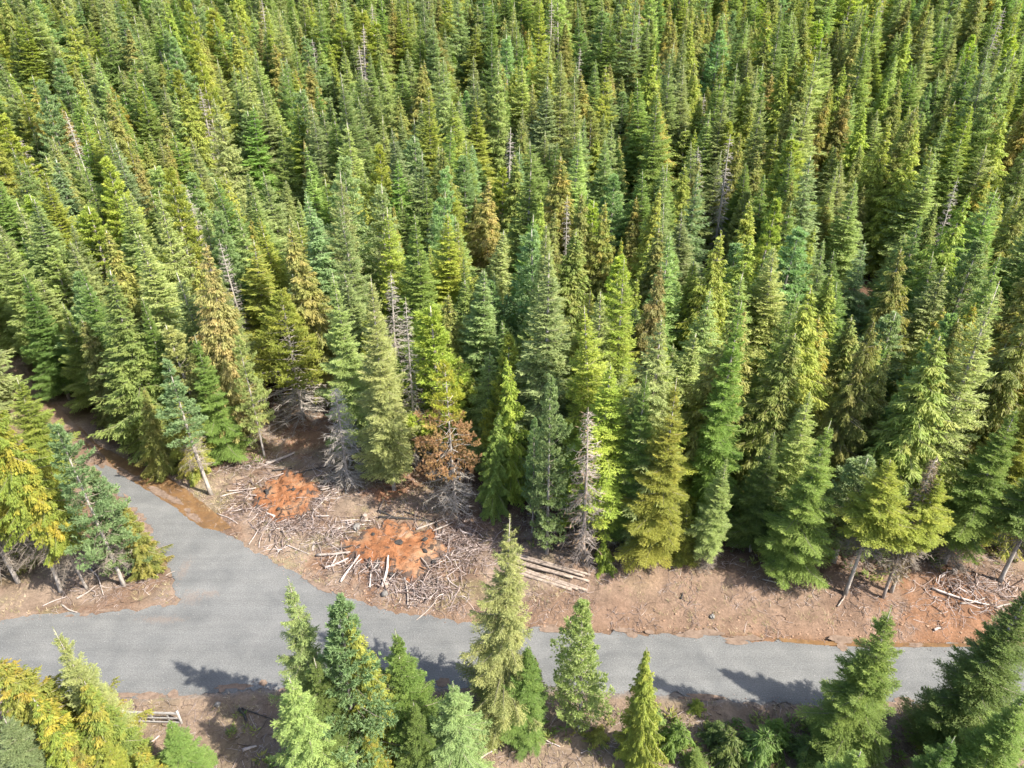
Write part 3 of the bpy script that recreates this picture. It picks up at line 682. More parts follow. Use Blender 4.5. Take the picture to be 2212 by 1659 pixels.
put('sapling', SPECIAL['sapling'], 'mid-green', 'small green sapling at the bottom edge beside the round bush', 'sapling', base=(1500, 1665), h=2.2, rad=0.8)
put('shrub', SPECIAL['shrub'], 'yellow-green', 'small yellowish bush on the road shoulder right of the cone-shaped cedar', 'shrub', base=(1505, 1535), h=1.0, rad=0.6)
for (bx, by, hh2, rr2, tn, lb) in ((1540, 1590, 2.2, 1.1, 'deep green', 'low bush between the round bush and the broad dark bush under the road'), (1680, 1600, 2.0, 1.2, 'mid-green', 'bush just right of the broad dark bush under the road'),
        (1570, 1650, 3.0, 1.5, 'deep green', 'dark bush at the bottom edge in front of the broad dark bush'), (1410, 1560, 1.4, 0.8, 'mid-green', 'little bush touching the right side of the cone-shaped cedar'),
        (1290, 1600, 1.3, 0.8, 'yellow-green', 'little bush at the foot of the roadside pine'), (1770, 1570, 2.2, 1.2, 'deep green', 'bush in deep shade left of the leaning-looking fir')):
    put('shrub', SPECIAL['shrub'], tn, lb, 'shrub', base=(bx, by), h=hh2, rad=rr2)
# ---- bottom left corner
put('cedar_tree', HI['cedar'][1], 'golden', 'big golden cedar filling the bottom left corner', top=(30, 1380), h=15, rad=3.2)
put('cedar_tree', HI['cedar'][0], 'golden', 'golden cedar with orange sprays left of the rail gate', top=(150, 1475), h=13, rad=2.3)
put('fir_tree', HI['fir'][1], 'pale green', 'thin ragged fir poking over the gravel in the lower left', top=(128, 1352), h=16, rad=1.7)
put('fir_tree', HI['fir'][0], 'mid-green', 'green fir beside the thin ragged one, left end of the rail gate', top=(205, 1500), h=12, rad=1.4)
put('fir_tree', HI['fir'][2], 'mid-green', 'bright green young fir growing in front of the rail gate', top=(352, 1572), h=8, rad=1.7)
put('fir_tree', HI['fir'][0], 'blue-green', 'blue-green fir at the lowest left edge under the golden cedars', top=(10, 1560), h=12, rad=2.6)
put('cedar_tree', HI['cedar'][1], 'golden', 'small golden cedar under the bright young fir by the gate', top=(300, 1620), h=8, rad=1.6)
put('fir_tree', HI['fir'][1], 'yellow-green', 'yellow-green fir between the golden cedars and the gate fir', top=(222, 1590), h=9.5, rad=1.4)
put('cedar_tree', HI['cedar'][0], 'golden', 'yellowish cedar tip just right of the corner golden cedar', top=(100, 1500), h=13, rad=2.4)
put('cedar_tree', HI['cedar'][1], 'orange-tipped', 'orange-flecked cedar at the bottom edge between the golden cedars', top=(160, 1600), h=9, rad=1.8)
put('fir_tree', HI['fir'][1], 'deep green', 'dark fir hidden between the spindly spruce and the blue-green pine', top=(690, 1420), h=13, rad=2.0)
for (sx, sy, sh, sl) in ((19, 22.5, 14, 'fir tip at the bottom edge left of the leaning-looking fir'), (25, 19, 17, 'fir tip at the bottom right between the tall firs'), (14.5, 20, 13, 'shaded fir tip at the bottom edge below the round bush')):
    ALL.append((sx, sy, 2.5)); plant('fir_tree', HI['fir'][0], Vector((sx, sy, float(hz(sx, sy)))), sh, 'mid-green', sl, 'tree', 2.6)
# ---- clump between the two roads, left
put('cedar_tree', HI['cedar'][2], 'golden', 'golden cedar with a bare pale trunk, leftmost in the clump between the roads', base=(40, 1258), top=(-60, 880), rad=3.0)
put('cedar_tree', HI['cedar'][2], 'golden', 'tallest golden cedar with thick leaning-looking trunk between the roads', base=(133, 1278), top=(30, 868), rad=3.0)
put('cedar_tree', HI['cedar'][2], 'golden', 'cedar with drooping orange skirt and slim trunk between the roads', base=(188, 1272), top=(110, 985), rad=2.0)
put('pine_tree', HI['pine'][1], 'blue-green', 'pale grey-green pine with a knobbly open top beside the side road', base=(268, 1265), top=(140, 905), rad=2.3)
put('pine_tree', HI['pine'][0], 'blue-green', 'shorter grey-green pine at the right of the clump between the roads', base=(280, 1240), top=(205, 1015), rad=1.8)
put('cedar_tree', HI['cedar'][1], 'orange-tipped', 'yellow and orange cedar at the right corner of the clump between the roads', base=(318, 1240), top=(285, 1085), rad=1.5)
put('cedar_tree', HI['cedar'][2], 'golden', 'golden cedar behind the leftmost one between the roads', base=(-60, 1215), top=(-110, 900), rad=2.8)
put('cedar_tree', HI['cedar'][1], 'olive', 'olive cedar in the dark inside of the clump between the roads', base=(110, 1180), top=(40, 930), rad=2.2)
put('fir_tree', HI['fir'][0], 'mid-green', 'green fir behind the golden cedars where the muddy track leaves the photo', base=(-30, 1010), top=(-20, 800), rad=2.2)
put('fir_tree', HI['fir'][0], 'blue-green', 'fir behind the golden cedars near the end of the muddy track', base=(-70, 1120), top=(-75, 850), rad=2.4)
WIDE = 1.0; TONE = 0.90
put('fir_tree', HI['fir'][1], 'yellow-green', 'light green fir at the left border between the golden cedars and the muddy track', top=(8, 812), h=14, rad=2.2)
# ---- edge of the wood, left to right
put('fir_tree', HI['fir'][0], 'grey-green', 'broad grey-green fir standing over the bend of the muddy track', base=(118, 800), top=(42, 500), rad=3.1)
put('fir_tree', HI['fir'][1], 'mid-green', 'fir with layered boughs beside the broad one over the muddy track', base=(225, 880), top=(190, 650), rad=2.0)
put('fir_tree', HI['fir'][2], 'mid-green', 'slender fir on the track bank left of the yellowish cedars', base=(300, 905), top=(255, 570), rad=1.9)
put('fir_tree', HI['fir'][0], 'mid-green', 'tall fir rising over the yellowish cedars at the left wood edge', base=(400, 960), top=(338, 640), rad=1.9)
put('cedar_tree', HI['cedar'][0], 'olive', 'dark olive cedar at the track bank, foot of the left wood edge', base=(355, 1020), top=(325, 830), rad=1.5)
put('cedar_tree', HI['cedar'][1], 'orange-tipped', 'cedar with brownish orange fronds behind the bare leaning-looking pole pine', base=(425, 1030), top=(378, 850), rad=1.7)
put('pine_tree', SPECIAL['thin_pine'], 'blue-green', 'thin pole pine with a long bare white trunk beside the side road', base=(456, 1068), top=(372, 775), rad=1.3)
put('fir_tree', HI['fir'][1], 'mid-green', 'bright green fir behind the pole pine', base=(490, 985), top=(435, 715), rad=2.0)
put('pine_tree', HI['pine'][1], 'pale green', 'ragged pale pine with grey trunk left of the upper burn pile', base=(571, 985), top=(505, 720), rad=1.5)
put('fir_tree', HI['fir'][2], 'grey-green', 'grey-green fir behind the ragged pale pine', base=(545, 925), top=(470, 590), rad=1.9)
put('dead_tree', PR['dead'][0], 'grey', 'grey dead tree with fine twigs left of the round yellow-green pine', base=(520, 880), top=(470, 690), rad=1.5)
put('pine_tree', SPECIAL['skirt_pine'], 'yellow-green', 'wide yellow-green pine with a skirt of bare grey branches above the upper burn pile', base=(655, 905), top=(620, 622), rad=4.0)
put('dead_tree', SPECIAL['white_snag'], 'grey', 'bare whitish dead tree hung with lichen right of the upper burn pile', base=(752, 1040), top=(722, 832), rad=2.5)
put('fir_tree', HI['fir'][0], 'pale green', 'tall pale green fir, largest at the wood edge behind the burn piles', base=(852, 1058), top=(798, 590), rad=2.6)
put('fir_tree', HI['fir'][1], 'pale green', 'pale fir leaning on the left of the largest wood-edge fir', base=(790, 960), top=(752, 580), rad=2.3)
put('fir_tree', HI['fir'][2], 'mid-green', 'lower bright green fir at the right flank of the largest wood-edge fir', base=(880, 960), top=(872, 770), rad=1.7)
put('dead_tree', PR['dead'][2], 'grey', 'grey twiggy dead tree at the right of the largest wood-edge fir', base=(900, 1010), top=(866, 640), rad=1.6)
put('pine_tree', SPECIAL['rust_pine'], 'rust pine', 'pine with yellow-green top and rust red lower half over bare branches', base=(985, 1105), top=(986, 786), rad=2.7)
put('fir_tree', HI['fir'][2], 'deep green', 'slim dark fir with a fine spire behind the rust red pine', base=(1010, 830), top=(998, 555), rad=1.5)
put('cedar_tree', HI['cedar'][0], 'mid-green', 'dark green cedar right of the rust red pine', base=(1065, 1095), top=(1058, 890), rad=1.6)
put('cedar_tree', HI['cedar'][1], 'yellow-green', 'bright cedar with hanging fronds above the dark one by the rust red pine', base=(1105, 1080), top=(1100, 770), rad=2.0)
put('pine_tree', HI['pine'][0], 'blue-green', 'slender blue-green pine at the wood edge above the stacked logs', base=(1182, 1195), top=(1192, 820), rad=1.6)
put('pine_tree', HI['pine'][1], 'blue-green', 'thin bluish pine squeezed left of the slender one above the stacked logs', base=(1150, 1150), top=(1158, 905), rad=1.1)
put('dead_tree', SPECIAL['brown_snag'], 'grey', 'brownish dead tree with bare drooping twigs right of the stacked logs', base=(1258, 1205), top=(1278, 862), rad=2.1)
put('shrub', SPECIAL['shrub'], 'yellow-green', 'small bright shrub at the foot of the wood right of the brownish dead tree', 'shrub', base=(1306, 1222), h=3.0, rad=1.0)
put('fir_tree', HI['fir'][0], 'mid-green', 'full green fir at the wood edge right of the brownish dead tree', base=(1352, 1180), top=(1330, 800), rad=2.0)
put('fir_tree', HI['fir'][1], 'yellow-green', 'light yellow-green fir reaching the bank, second right of the brownish dead tree', base=(1418, 1215), top=(1405, 820), rad=2.2)
put('fir_tree', HI['fir'][2], 'pale green', 'narrow pale fir on the bank with bare lower twigs, above the middle of the bank', base=(1525, 1228), top=(1542, 985), rad=1.3)
put('fir_tree', HI['fir'][0], 'mid-green', 'tall green fir behind the narrow pale one above the bank', base=(1510, 1130), top=(1535, 640), rad=2.2)
put('sapling', SPECIAL['sapling'], 'yellow-green', 'yellow-green sapling between the light fir and the narrow pale fir', 'sapling', base=(1475, 1215), h=7.0, rad=1.1)
put('fir_tree', HI['fir'][1], 'mid-green', 'fir with two ragged tops at the wood edge left of the bare-trunked trees', base=(1680, 1235), top=(1722, 900), rad=2.2)
put('fir_tree', HI['fir'][0], 'deep green', 'dark fir behind the ragged-topped fir', base=(1620, 1190), top=(1660, 930), rad=1.8)
put('cedar_tree', HI['cedar'][1], 'olive', 'tall olive cedar with brown tips above the bank, right of centre', base=(1740, 1130), top=(1795, 690), rad=2.4)
put('fir_tree', SPECIAL['lean_fir'], 'yellow-green', 'sunny fir with a long bare grey trunk on the bank', base=(1826, 1282), top=(1945, 992), rad=2.2)
put('fir_tree', SPECIAL['lean_fir'], 'yellow-green', 'second bare-trunked fir at the bank top, right of the dead reddish one', base=(1925, 1278), top=(2042, 1012), rad=2.0)
put('dead_tree', SPECIAL['red_snag'], 'grey', 'reddish brown dead tree between the two bare-trunked firs', base=(1908, 1290), top=(2005, 985), rad=1.3)
put('fir_tree', SPECIAL['lean_fir'], 'mid-green', 'fir with a dark bare trunk at the right edge of the bank', base=(2160, 1255), top=(2290, 1000), rad=2.4)
put('fir_tree', HI['fir'][2], 'mid-green', 'fir behind the right end of the bank with dead lower twigs', base=(2040, 1215), top=(2130, 880), rad=2.2)
put('fir_tree', HI['fir'][1], 'yellow-green', 'yellow-green fir at the right edge of the photo above the bank', base=(2110, 1180), top=(2215, 790), rad=2.4)
put('dead_tree', SPECIAL['dark_snag'], 'grey', 'dark leaning dead trunk high in the wood near the right edge', base=(1950, 740), top=(2130, 400), h=16, rad=1.5, tilt=0.0)
for (bx, by, th, pk, tn, lb) in (
        (150, 862, 17, 'fir', 'deep green', 'dark fir at the track edge under the broad grey-green fir'),
        (265, 935, 15, 'cedar', 'olive', 'olive cedar low on the track bank left of the yellowish cedars'), ):
    put(pk + '_tree', HI[pk][0], tn, lb, base=(bx, by), h=th, rad=2.4)
TONE = 1.0
# ---- remarkable trees inside the wood
put('dead_tree', PR['dead'][2], 'grey', 'silvery dead tree standing high in the upper left of the wood', top=(425, 185), h=21, rad=2.2)
put('cedar_tree', HI['cedar'][0], 'straw-coloured', 'small straw-coloured dying tree in the upper left centre of the wood', top=(656, 300), h=15, rad=1.4)
put('cedar_tree', HI['cedar'][1], 'rusty brown', 'rusty brown cedar in the left of the wood', top=(290, 330), h=19, rad=2.4)
put('cedar_tree', HI['cedar'][0], 'orange-tipped', 'tall narrow orange-tipped cedar in the middle left of the wood', top=(843, 440), h=19, rad=1.6)
put('cedar_tree', HI['cedar'][1], 'orange-tipped', 'orange-tipped cedar above the round yellow-green pine', top=(530, 475), h=18, rad=2.0)
put('cedar_tree', HI['cedar'][0], 'rusty brown', 'brown-topped cedar right of centre above the narrow pale fir', top=(1420, 570), h=22, rad=2.4)
put('cedar_tree', HI['cedar'][1], 'rusty brown', 'brown and orange cedar in the upper right of the wood', top=(1500, 340), h=20, rad=2.1)
put('cedar_tree', HI['cedar'][1], 'golden', 'golden cedar spire in the upper left corner of the wood', top=(85, 190), h=18, rad=2.0)
put('cedar_tree', HI['cedar'][0], 'golden', 'small golden cedar spire right of the centre of the wood', top=(1350, 512), h=16, rad=1.5)
put('dead_tree', PR['dead'][1], 'grey', 'white bare leader of a dying tree at the centre of the wood', top=(1232, 420), h=22, rad=1.3)
put('pine_tree', HI['pine'][0], 'blue-green', 'blue-green pine with long level boughs in the centre of the wood', top=(925, 360), h=24, rad=2.6)
N_SPECIAL = len(ALL)

# ---- trees that stand behind the drone's lower frame edge (their shade reaches the photo)
# ------------------------------------------------------------------ the wood
rs = np.random.RandomState(3)
cand = []
SPAC = 4.3
for iy, yy in enumerate(np.arange(40, 330, SPAC * 0.87)):
    for xx in np.arange(-235, 235, SPAC):
        x = xx + (iy % 2) * SPAC / 2 + rs.randn() * 0.75; y = yy + rs.randn() * 0.75
        h = float(np.clip(rs.normal(19.2, 3.8), 10, 27)); q = rs.rand(8)
        cand.append((x, y, h, q))
cx = np.array([c[0] for c in cand]); cy = np.array([c[1] for c in cand])
inside = (poly_sd(FOREST, cx, cy) < -0.8) | (poly_sd(LEFTWOOD, cx, cy) < -0.5)
inside &= poly_sd(TRACK_C, cx, cy) > 1.6
inside &= poly_sd(ROAD, cx, cy) > 1.5
gapn = fbm(cx / 9 + 3, cy / 9 + 8, 3)
inside &= ~((gapn < 0.37) & (cy > 70))
cz = hz(cx, cy)
al = np.array(ALL)
far_rows = []; ind = []
for k, (x, y, h, q) in enumerate(cand):
    if not inside[k]: continue
    if np.min(np.hypot(al[:, 0] - x, al[:, 1] - y) - 0.45 * al[:, 2]) < 1.5: continue
    px, py, dep = project(x, y, cz[k] + h * 0.85)
    pxb, pyb, _ = project(x, y, cz[k])
    if px < -420 or px > 2632 or py < -160: continue
    seen = -20 < px < 2232 and -30 < py < 1659
    zone = fbm(x / 30 + 2, y / 30 + 6, 3)
    cedar_p = 0.14 + 0.30 * float(sstep(0.45, 0.62, zone)) * (1 if px > 1100 else 0.55)
    r0 = q[0]
    sp = 'cedar' if r0 < cedar_p else ('pine' if r0 < cedar_p + 0.13 else ('dead' if r0 > 0.978 else 'fir'))
    r1 = q[1]
    if sp == 'fir': tint = ['grey-green', 'mid-green', 'pale green', 'yellow-green', 'blue-green', 'deep green'][int(np.searchsorted([0.26, 0.52, 0.76, 0.89, 0.945], r1))]
    elif sp == 'cedar': tint = ['olive', 'orange-tipped', 'yellow-green', 'rusty brown', 'golden'][int(np.searchsorted([0.46, 0.58, 0.92, 0.955], r1))]
    elif sp == 'pine': tint = ['blue-green', 'yellow-green', 'pale green'][int(np.searchsorted([0.4, 0.75], r1))]
    else: tint = 'grey'
    pi = int(q[2] * len(PR[sp])) % len(PR[sp])
    if sp == 'cedar': h *= 0.95
    rad = (2.3 + 1.05 * q[3]) * (h / 18.5) ** 0.5 * (1.0 if sp != 'dead' else 0.7)
    rec = dict(x=x, y=y, z=cz[k] - 0.05, h=h, sp=sp, tint=tint, pi=pi, rad=rad, px=px, py=py, dep=dep, seen=seen, pyb=pyb, q=q)
    (ind if seen else far_rows).append(rec)
ind.sort(key=lambda r: r['dep'] / r['h'] * 18)
n_fir = 0; keep = []
FIR_HAND = sum(1 for o in SC.objects if o.name.startswith('fir_tree'))
for r in ind:
    if n_fir >= 288 - FIR_HAND: far_rows.append(r); continue
    if r['sp'] == 'fir': n_fir += 1
    keep.append(r)
NAME = {'fir': 'fir_tree', 'cedar': 'cedar_tree', 'pine': 'pine_tree', 'dead': 'dead_tree'}
def words(r):
    c = r['px'] / 2212; col = ['at the left edge', 'in the left part', 'left of the middle', 'in the middle', 'right of the middle', 'in the right part', 'at the right edge'][min(6, int(c * 7))] if 0 <= c < 1 else ('at the left edge' if c < 0 else 'at the right edge')
    row = 'upper wood' if r['py'] < 330 else ('middle wood' if r['py'] < 620 else 'lower wood')
    size = 'tall' if r['h'] > 22 else ('short' if r['h'] < 16 else ('slim' if r['rad'] < 2.65 else ('broad' if r['rad'] > 3.1 else 'medium-sized')))
    noun = {'fir': 'fir', 'cedar': 'cedar', 'pine': 'pine', 'dead': 'dead tree'}[r['sp']]
    tint = r['tint'] if r['sp'] != 'dead' else 'grey'
    return (size, tint, noun, col, row)
buck = {}
for r in keep: buck.setdefault(words(r), []).append(r)
ORD = ['first', 'second', 'third', 'fourth', 'fifth', 'sixth', 'seventh', 'eighth', 'ninth', 'tenth']
NUM = {2: 'two', 3: 'three', 4: 'four', 5: 'five', 6: 'six', 7: 'seven', 8: 'eight', 9: 'nine', 10: 'ten'}
for w, rr in buck.items():
    rr.sort(key=lambda r: r['px'])
    size, tint, noun, col, row = w
    for k, r in enumerate(rr):
        base = f'{size} {tint} {noun}'
        pl = base + 's' 
        if len(rr) == 1: r['label'] = f'{base} {col} of the {row}'
        else:
            o = 'leftmost' if k == 0 else ('rightmost' if k == len(rr) - 1 else ('middle' if len(rr) == 3 else ORD[k] + ' from left'))
            r['label'] = f'{o} of {NUM.get(len(rr), "many")} {pl} {col} of {row}'
for r in keep:
    plant(NAME[r['sp']], PR[r['sp']][r['pi']], (r['x'], r['y'], r['z']), r['h'], r['tint'], r['label'], 'tree', r['rad'], group={'fir': 'firs of the wood', 'cedar': 'cedars of the wood', 'pine': 'pines of the wood', 'dead': 'dead trees of the wood'}[r['sp']])

# the far wood beyond: too many to count, one object of instanced trees
kinds = ['fir', 'cedar', 'pine', 'dead']
pc = bpy.data.collections.new('far_tree_kinds'); pid = {}
for kn in kinds:
    for k, pr in enumerate(PR[kn]):
        pid[(kn, k)] = len(pid)
        bm = bmesh.new(); bm.from_mesh(pr['crown']); nc = len(bm.faces)
        bm.from_mesh(pr['trunk']); bm.faces.ensure_lookup_table()
        nm = len(pr['crown'].materials)
        for f in bm.faces[nc:]: f.material_index = nm
        mj = bpy.data.meshes.new('far_tree'); bm.to_mesh(mj); bm.free()
        for mm in list(pr['crown'].materials) + [pr['trunk'].materials[0]]: mj.materials.append(mm)
        pc.objects.link(bpy.data.objects.new(f'far_tree_{pid[(kn, k)]:02d}', mj))
N = len(far_rows)
fm = bpy.data.meshes.new('far_forest'); fm.vertices.add(N)
fm.vertices.foreach_set('co', np.array([(r['x'], r['y'], r['z']) for r in far_rows], np.float32).ravel())
def fattr(name, typ, key, val):
    a = fm.attributes.new(name, typ, 'POINT'); a.data.foreach_set(key, np.asarray(val).ravel())
fattr('proto', 'INT', 'value', np.array([pid[(r['sp'], r['pi'])] for r in far_rows], np.int32))
fattr('rot', 'FLOAT_VECTOR', 'vector', np.array([(rs.randn() * 0.028, rs.randn() * 0.028, rs.rand() * 6.28) for r in far_rows], np.float32))
fattr('scl', 'FLOAT_VECTOR', 'vector', np.array([(r['rad'] / PR[r['sp']][r['pi']]['R'],) * 2 + (r['h'] / PR[r['sp']][r['pi']]['H'],) for r in far_rows], np.float32))
jit = (1 + (rs.rand(N, 3) - 0.5) * 0.14) * (0.85 + 0.3 * rs.rand(N, 1))
fattr('tint', 'FLOAT_VECTOR', 'vector', (np.array([TINT[r['tint']][0] for r in far_rows]) * jit).astype(np.float32))
fattr('tint2', 'FLOAT_VECTOR', 'vector', (np.array([TINT[r['tint']][1] for r in far_rows]) * jit).astype(np.float32))
fo = link('forest', fm)
tag(fo, 'dense mass of conifers covering the rising ground beyond', 'forest', kind='stuff')
ng = bpy.data.node_groups.new('far_wood', 'GeometryNodeTree')
ng.interface.new_socket('Geometry', in_out='INPUT', socket_type='NodeSocketGeometry'); ng.interface.new_socket('Geometry', in_out='OUTPUT', socket_type='NodeSocketGeometry')
gi = ng.nodes.new('NodeGroupInput'); go = ng.nodes.new('NodeGroupOutput'); ip = ng.nodes.new('GeometryNodeInstanceOnPoints')
ci = ng.nodes.new('GeometryNodeCollectionInfo'); ci.inputs[0].default_value = pc; ci.inputs['Separate Children'].default_value = True; ci.inputs['Reset Children'].default_value = True
def named(nm, typ):
    a = ng.nodes.new('GeometryNodeInputNamedAttribute'); a.data_type = typ; a.inputs[0].default_value = nm; return a.outputs[0]
er = ng.nodes.new('FunctionNodeEulerToRotation')
L = ng.links.new
L(gi.outputs[0], ip.inputs['Points']); L(ci.outputs[0], ip.inputs['Instance']); ip.inputs['Pick Instance'].default_value = True
L(named('proto', 'INT'), ip.inputs['Instance Index']); L(named('rot', 'FLOAT_VECTOR'), er.inputs[0]); L(er.outputs[0], ip.inputs['Rotation'])
L(named('scl', 'FLOAT_VECTOR'), ip.inputs['Scale']); L(ip.outputs[0], go.inputs[0])
fo.modifiers.new('far_wood', 'NODES').node_group = ng
print('TREES individual', len(keep), 'firs', n_fir + FIR_HAND, 'far', N)
# ------------------------------------------------------------------ burn scars, slash, logs, gate
def C1(x, y): return (x * .358, 720 + y * .358)
def C2(x, y): return (432 + x * .4232, 828 + y * .4232)
def C3(x, y): return (x * .349, 1080 + y * .349)
def C4(x, y): return (504 + x * .4557, 1080 + y * .4557)
def C5(x, y): return (1368 + x * .4356, 936 + y * .4356)
ASH = ash_material(); ROCK = rock_material()
dr = np.random.RandomState(21)
SURF = []
def at(px, py, at0=at):
    p = at0(px, py)
    for b_ in SURF:
        h_ = b_.ray_cast(Vector((p.x, p.y, 30)), Vector((0, 0, -1)))
        if h_[0] is not None: p.z = max(p.z, h_[0].z)
    return p
def burn_scar(outline, mound, label):
    pts = np.array([plane(*C2(*q)) for q in outline]); c = pts.mean(0)
    n, m = 120, 22
    th = np.linspace(0, 2 * np.pi, n, endpoint=False)
    a = np.arctan2(pts[:, 1] - c[1], pts[:, 0] - c[0]); rr = np.hypot(pts[:, 0] - c[0], pts[:, 1] - c[1]); o = np.argsort(a)
    rad = np.interp(th, np.r_[a[o] - 2 * np.pi, a[o], a[o] + 2 * np.pi], np.tile(rr[o], 3))
    rad = rad * (1.05 + 0.55 * (fbm(np.cos(th) * 3.2 + 7, np.sin(th) * 3.2 + 3, 5) - 0.5) * 2)
    f = np.linspace(0, 1, m) ** 0.8
    X = c[0] + f[:, None] * rad[None] * np.cos(th)[None]; Y = c[1] + f[:, None] * rad[None] * np.sin(th)[None]
    x, y = X.ravel(), Y.ravel(); ff = np.repeat(f, n)
    z = hz(x, y) + 0.03 + mound * (1 - ff ** 2) * (0.5 + fbm(x * 0.7, y * 0.7, 4)) + (fbm(x * 2.2, y * 2.2, 5) - 0.45) * 0.45 * (1 - ff ** 6) - 0.16 * sstep(0.9, 1.0, ff)
    i = (np.arange(m - 1)[:, None] * n + np.arange(n)[None]); j = np.arange(m - 1)[:, None] * n + (np.arange(n)[None] + 1) % n
    F = np.stack([i, i + n, j + n, j], -1).reshape(-1, 4)
    me = mesh_np('burn_scar', np.c_[x, y, z] - np.array([c[0], c[1], 0]), F4=F, mats=[ASH], vcol=np.repeat(ff[:, None], 3, 1), smooth=True)
    from mathutils.bvhtree import BVHTree
    SURF.append(BVHTree.FromPolygons([Vector(v) for v in np.c_[x, y, z]], [tuple(int(q) for q in f_) for f_ in F]))
    ob = link('burn_scar', me); ob.location = (c[0], c[1], 0)
    tag(ob, label, 'burn scar')
    return c, rad, th
def lump(name, px, size, material, label, cat, seed, flat=0.6, group=None):
    rg = np.random.RandomState(seed); bm = bmesh.new(); bmesh.ops.create_icosphere(bm, subdivisions=3, radius=1.0)
    s = np.array(size)
    for v in bm.verts:
        d = np.array(v.co); k = 0.72 + 0.75 * (float(fbm(d[0] * 1.6 + seed, d[1] * 1.6 + d[2] * 1.3, 4)) - 0.3)
        v.co = Vector(d * k * s)
    me = bpy.data.meshes.new(name); bm.to_mesh(me); bm.free(); me.materials.append(material)
    p = at(*px); ob = link(name, me); ob.location = (p.x, p.y, p.z + s[2] * 0.35); ob.rotation_euler = (0, 0, rg.rand() * 6.28)
    tag(ob, label, cat, group); return ob
def wood_piece(name, a, b, r, material, label, cat, la=0.0, lb=0.0, taper=0.75, bendy=0.06, cut=None, group=None, sides=8):
    p, q = at(*a), at(*b); p = np.array(p) + (0, 0, r * 0.8 + la); q = np.array(q) + (0, 0, r * 0.8 * taper + lb)
    d = q - p; L = np.linalg.norm(d); nrm = unit(np.cross(d, [0, 0, 1.0]))
    t = np.linspace(0, 1, 9); off = bendy * L * (np.sin(t * np.pi) * (dr.rand() - 0.5) + (vnoise(t * 3 + dr.rand() * 50, t * 0) - 0.5) * 0.3)
    pts = p[None] + d[None] * t[:, None] + nrm[None] * off[:, None]
    rad = r * (1 - (1 - taper) * t) * (0.9 + 0.25 * vnoise(t * 6 + dr.rand() * 90, t * 0))
    c = (p + q) / 2
    V, Q, T = tubes([(pts - c, rad)], sides)
    ob = link(name, mesh_np(name, V, F4=Q, F3=T, mats=[material], smooth=True)); ob.location = c
    tag(ob, label, cat, group)
    if cut is not None:
        for k, e in ((0, -1), (-1, 1)):
            w = unit(pts[1] - pts[0]) if k == 0 else unit(pts[-1] - pts[-2])
            s0 = pts[k] - c + w * e * 0.004
            Vc, Qc, Tc = tubes([(np.array([s0, s0 + w * e * 0.012]), np.array([rad[k] * 0.97, rad[k] * 0.95]))], sides)
            link('cut_end', mesh_np('cut_end', Vc, F4=Qc, F3=Tc, mats=[cut]), ob)
    return ob
OUT_A = [(300, 540), (360, 490), (450, 460), (540, 480), (600, 530), (610, 600), (570, 660), (490, 690), (420, 740), (390, 690), (310, 660), (280, 600)]
OUT_B = [(740, 840), (800, 790), (930, 740), (1080, 740), (1180, 780), (1260, 850), (1260, 910), (1180, 960), (1090, 1020), (1010, 1010), (960, 970), (880, 950), (800, 930), (750, 880)]
cA, rA, thA = burn_scar(OUT_A, 0.4, 'smaller orange burn scar beside the side road, ringed by grey sticks')
cB, rB, thB = burn_scar(OUT_B, 0.4, 'larger orange burn scar with black wood lumps, behind the tall near spruce')
# black remains
for k, (q, s, lab) in enumerate([
    ((1015, 835), (0.49, 0.35, 0.21), 'wide black wood lump in the middle of the larger burn scar'),
    ((1150, 870), (0.32, 0.21, 0.17), 'black wood lump right of the middle of the larger burn scar'),
    ((1195, 920), (0.35, 0.35, 0.32), 'black stump at the right rim of the larger burn scar'),
    ((905, 930), (0.6, 0.35, 0.25), 'black crumbled wood at the lower left rim of the larger burn scar'),
    ((980, 985), (0.35, 0.25, 0.18), 'small black lump at the lower tip of the larger burn scar'),
    ((1150, 815), (0.35, 0.25, 0.18), 'small black lump in the upper right of the larger burn scar'),
    ((885, 785), (0.28, 0.2, 0.15), 'small black lump at the upper left of the larger burn scar'),
    ((345, 570), (0.55, 0.22, 0.2), 'long black wood lump in the upper left of the smaller burn scar'),
    ((480, 555), (0.3, 0.22, 0.12), 'small black lump in the centre of the smaller burn scar'),
    ((600, 600), (0.35, 0.3, 0.25), 'black lump at the right rim of the smaller burn scar'),
    ((405, 655), (0.22, 0.2, 0.15), 'small black lump near the lower end of the smaller burn scar')]):
    lump('charred_chunk', C2(*q), s, CHAR, lab, 'charred wood', 300 + k, group='charred remains in the burn scars')
for k, (a, b, r, lab) in enumerate([
    ((910, 655), (1010, 702), 0.12, 'short black log slanting behind the larger burn scar'),
    ((912, 690), (1175, 714), 0.13, 'long black log lying level behind the larger burn scar'),
    ((1040, 660), (1190, 716), 0.09, 'thin black log crossing to the right behind the larger burn scar'),
    ((870, 905), (855, 955), 0.12, 'black upright-looking log at the lower left rim of the larger burn scar'),
    ((1200, 700), (1215, 775), 0.09, 'black stick at the upper right rim of the larger burn scar'),
    ((700, 855), (780, 843), 0.09, 'black stick at the left tip of the larger burn scar'),
    ((285, 645), (310, 590), 0.08, 'black stick at the left rim of the smaller burn scar'),
    ((620, 480), (622, 555), 0.07, 'thin black stick at the right rim of the smaller burn scar'),
    ((370, 450), (470, 440), 0.09, 'black branch along the upper rim of the smaller burn scar'),
    ((480, 470), (660, 430), 0.06, 'long thin black branch from the smaller burn scar to the whitish dead tree'),
    ((340, 580), (395, 520), 0.08, 'black stick lying in the upper left of the smaller burn scar'),
    ((1110, 1035), (1113, 1105), 0.08, 'dark stick pointing down below the larger burn scar')]):
    wood_piece('charred_log', C2(*a), C2(*b), r, CHAR, lab, 'charred log', 0.08, 0.14, 0.6)
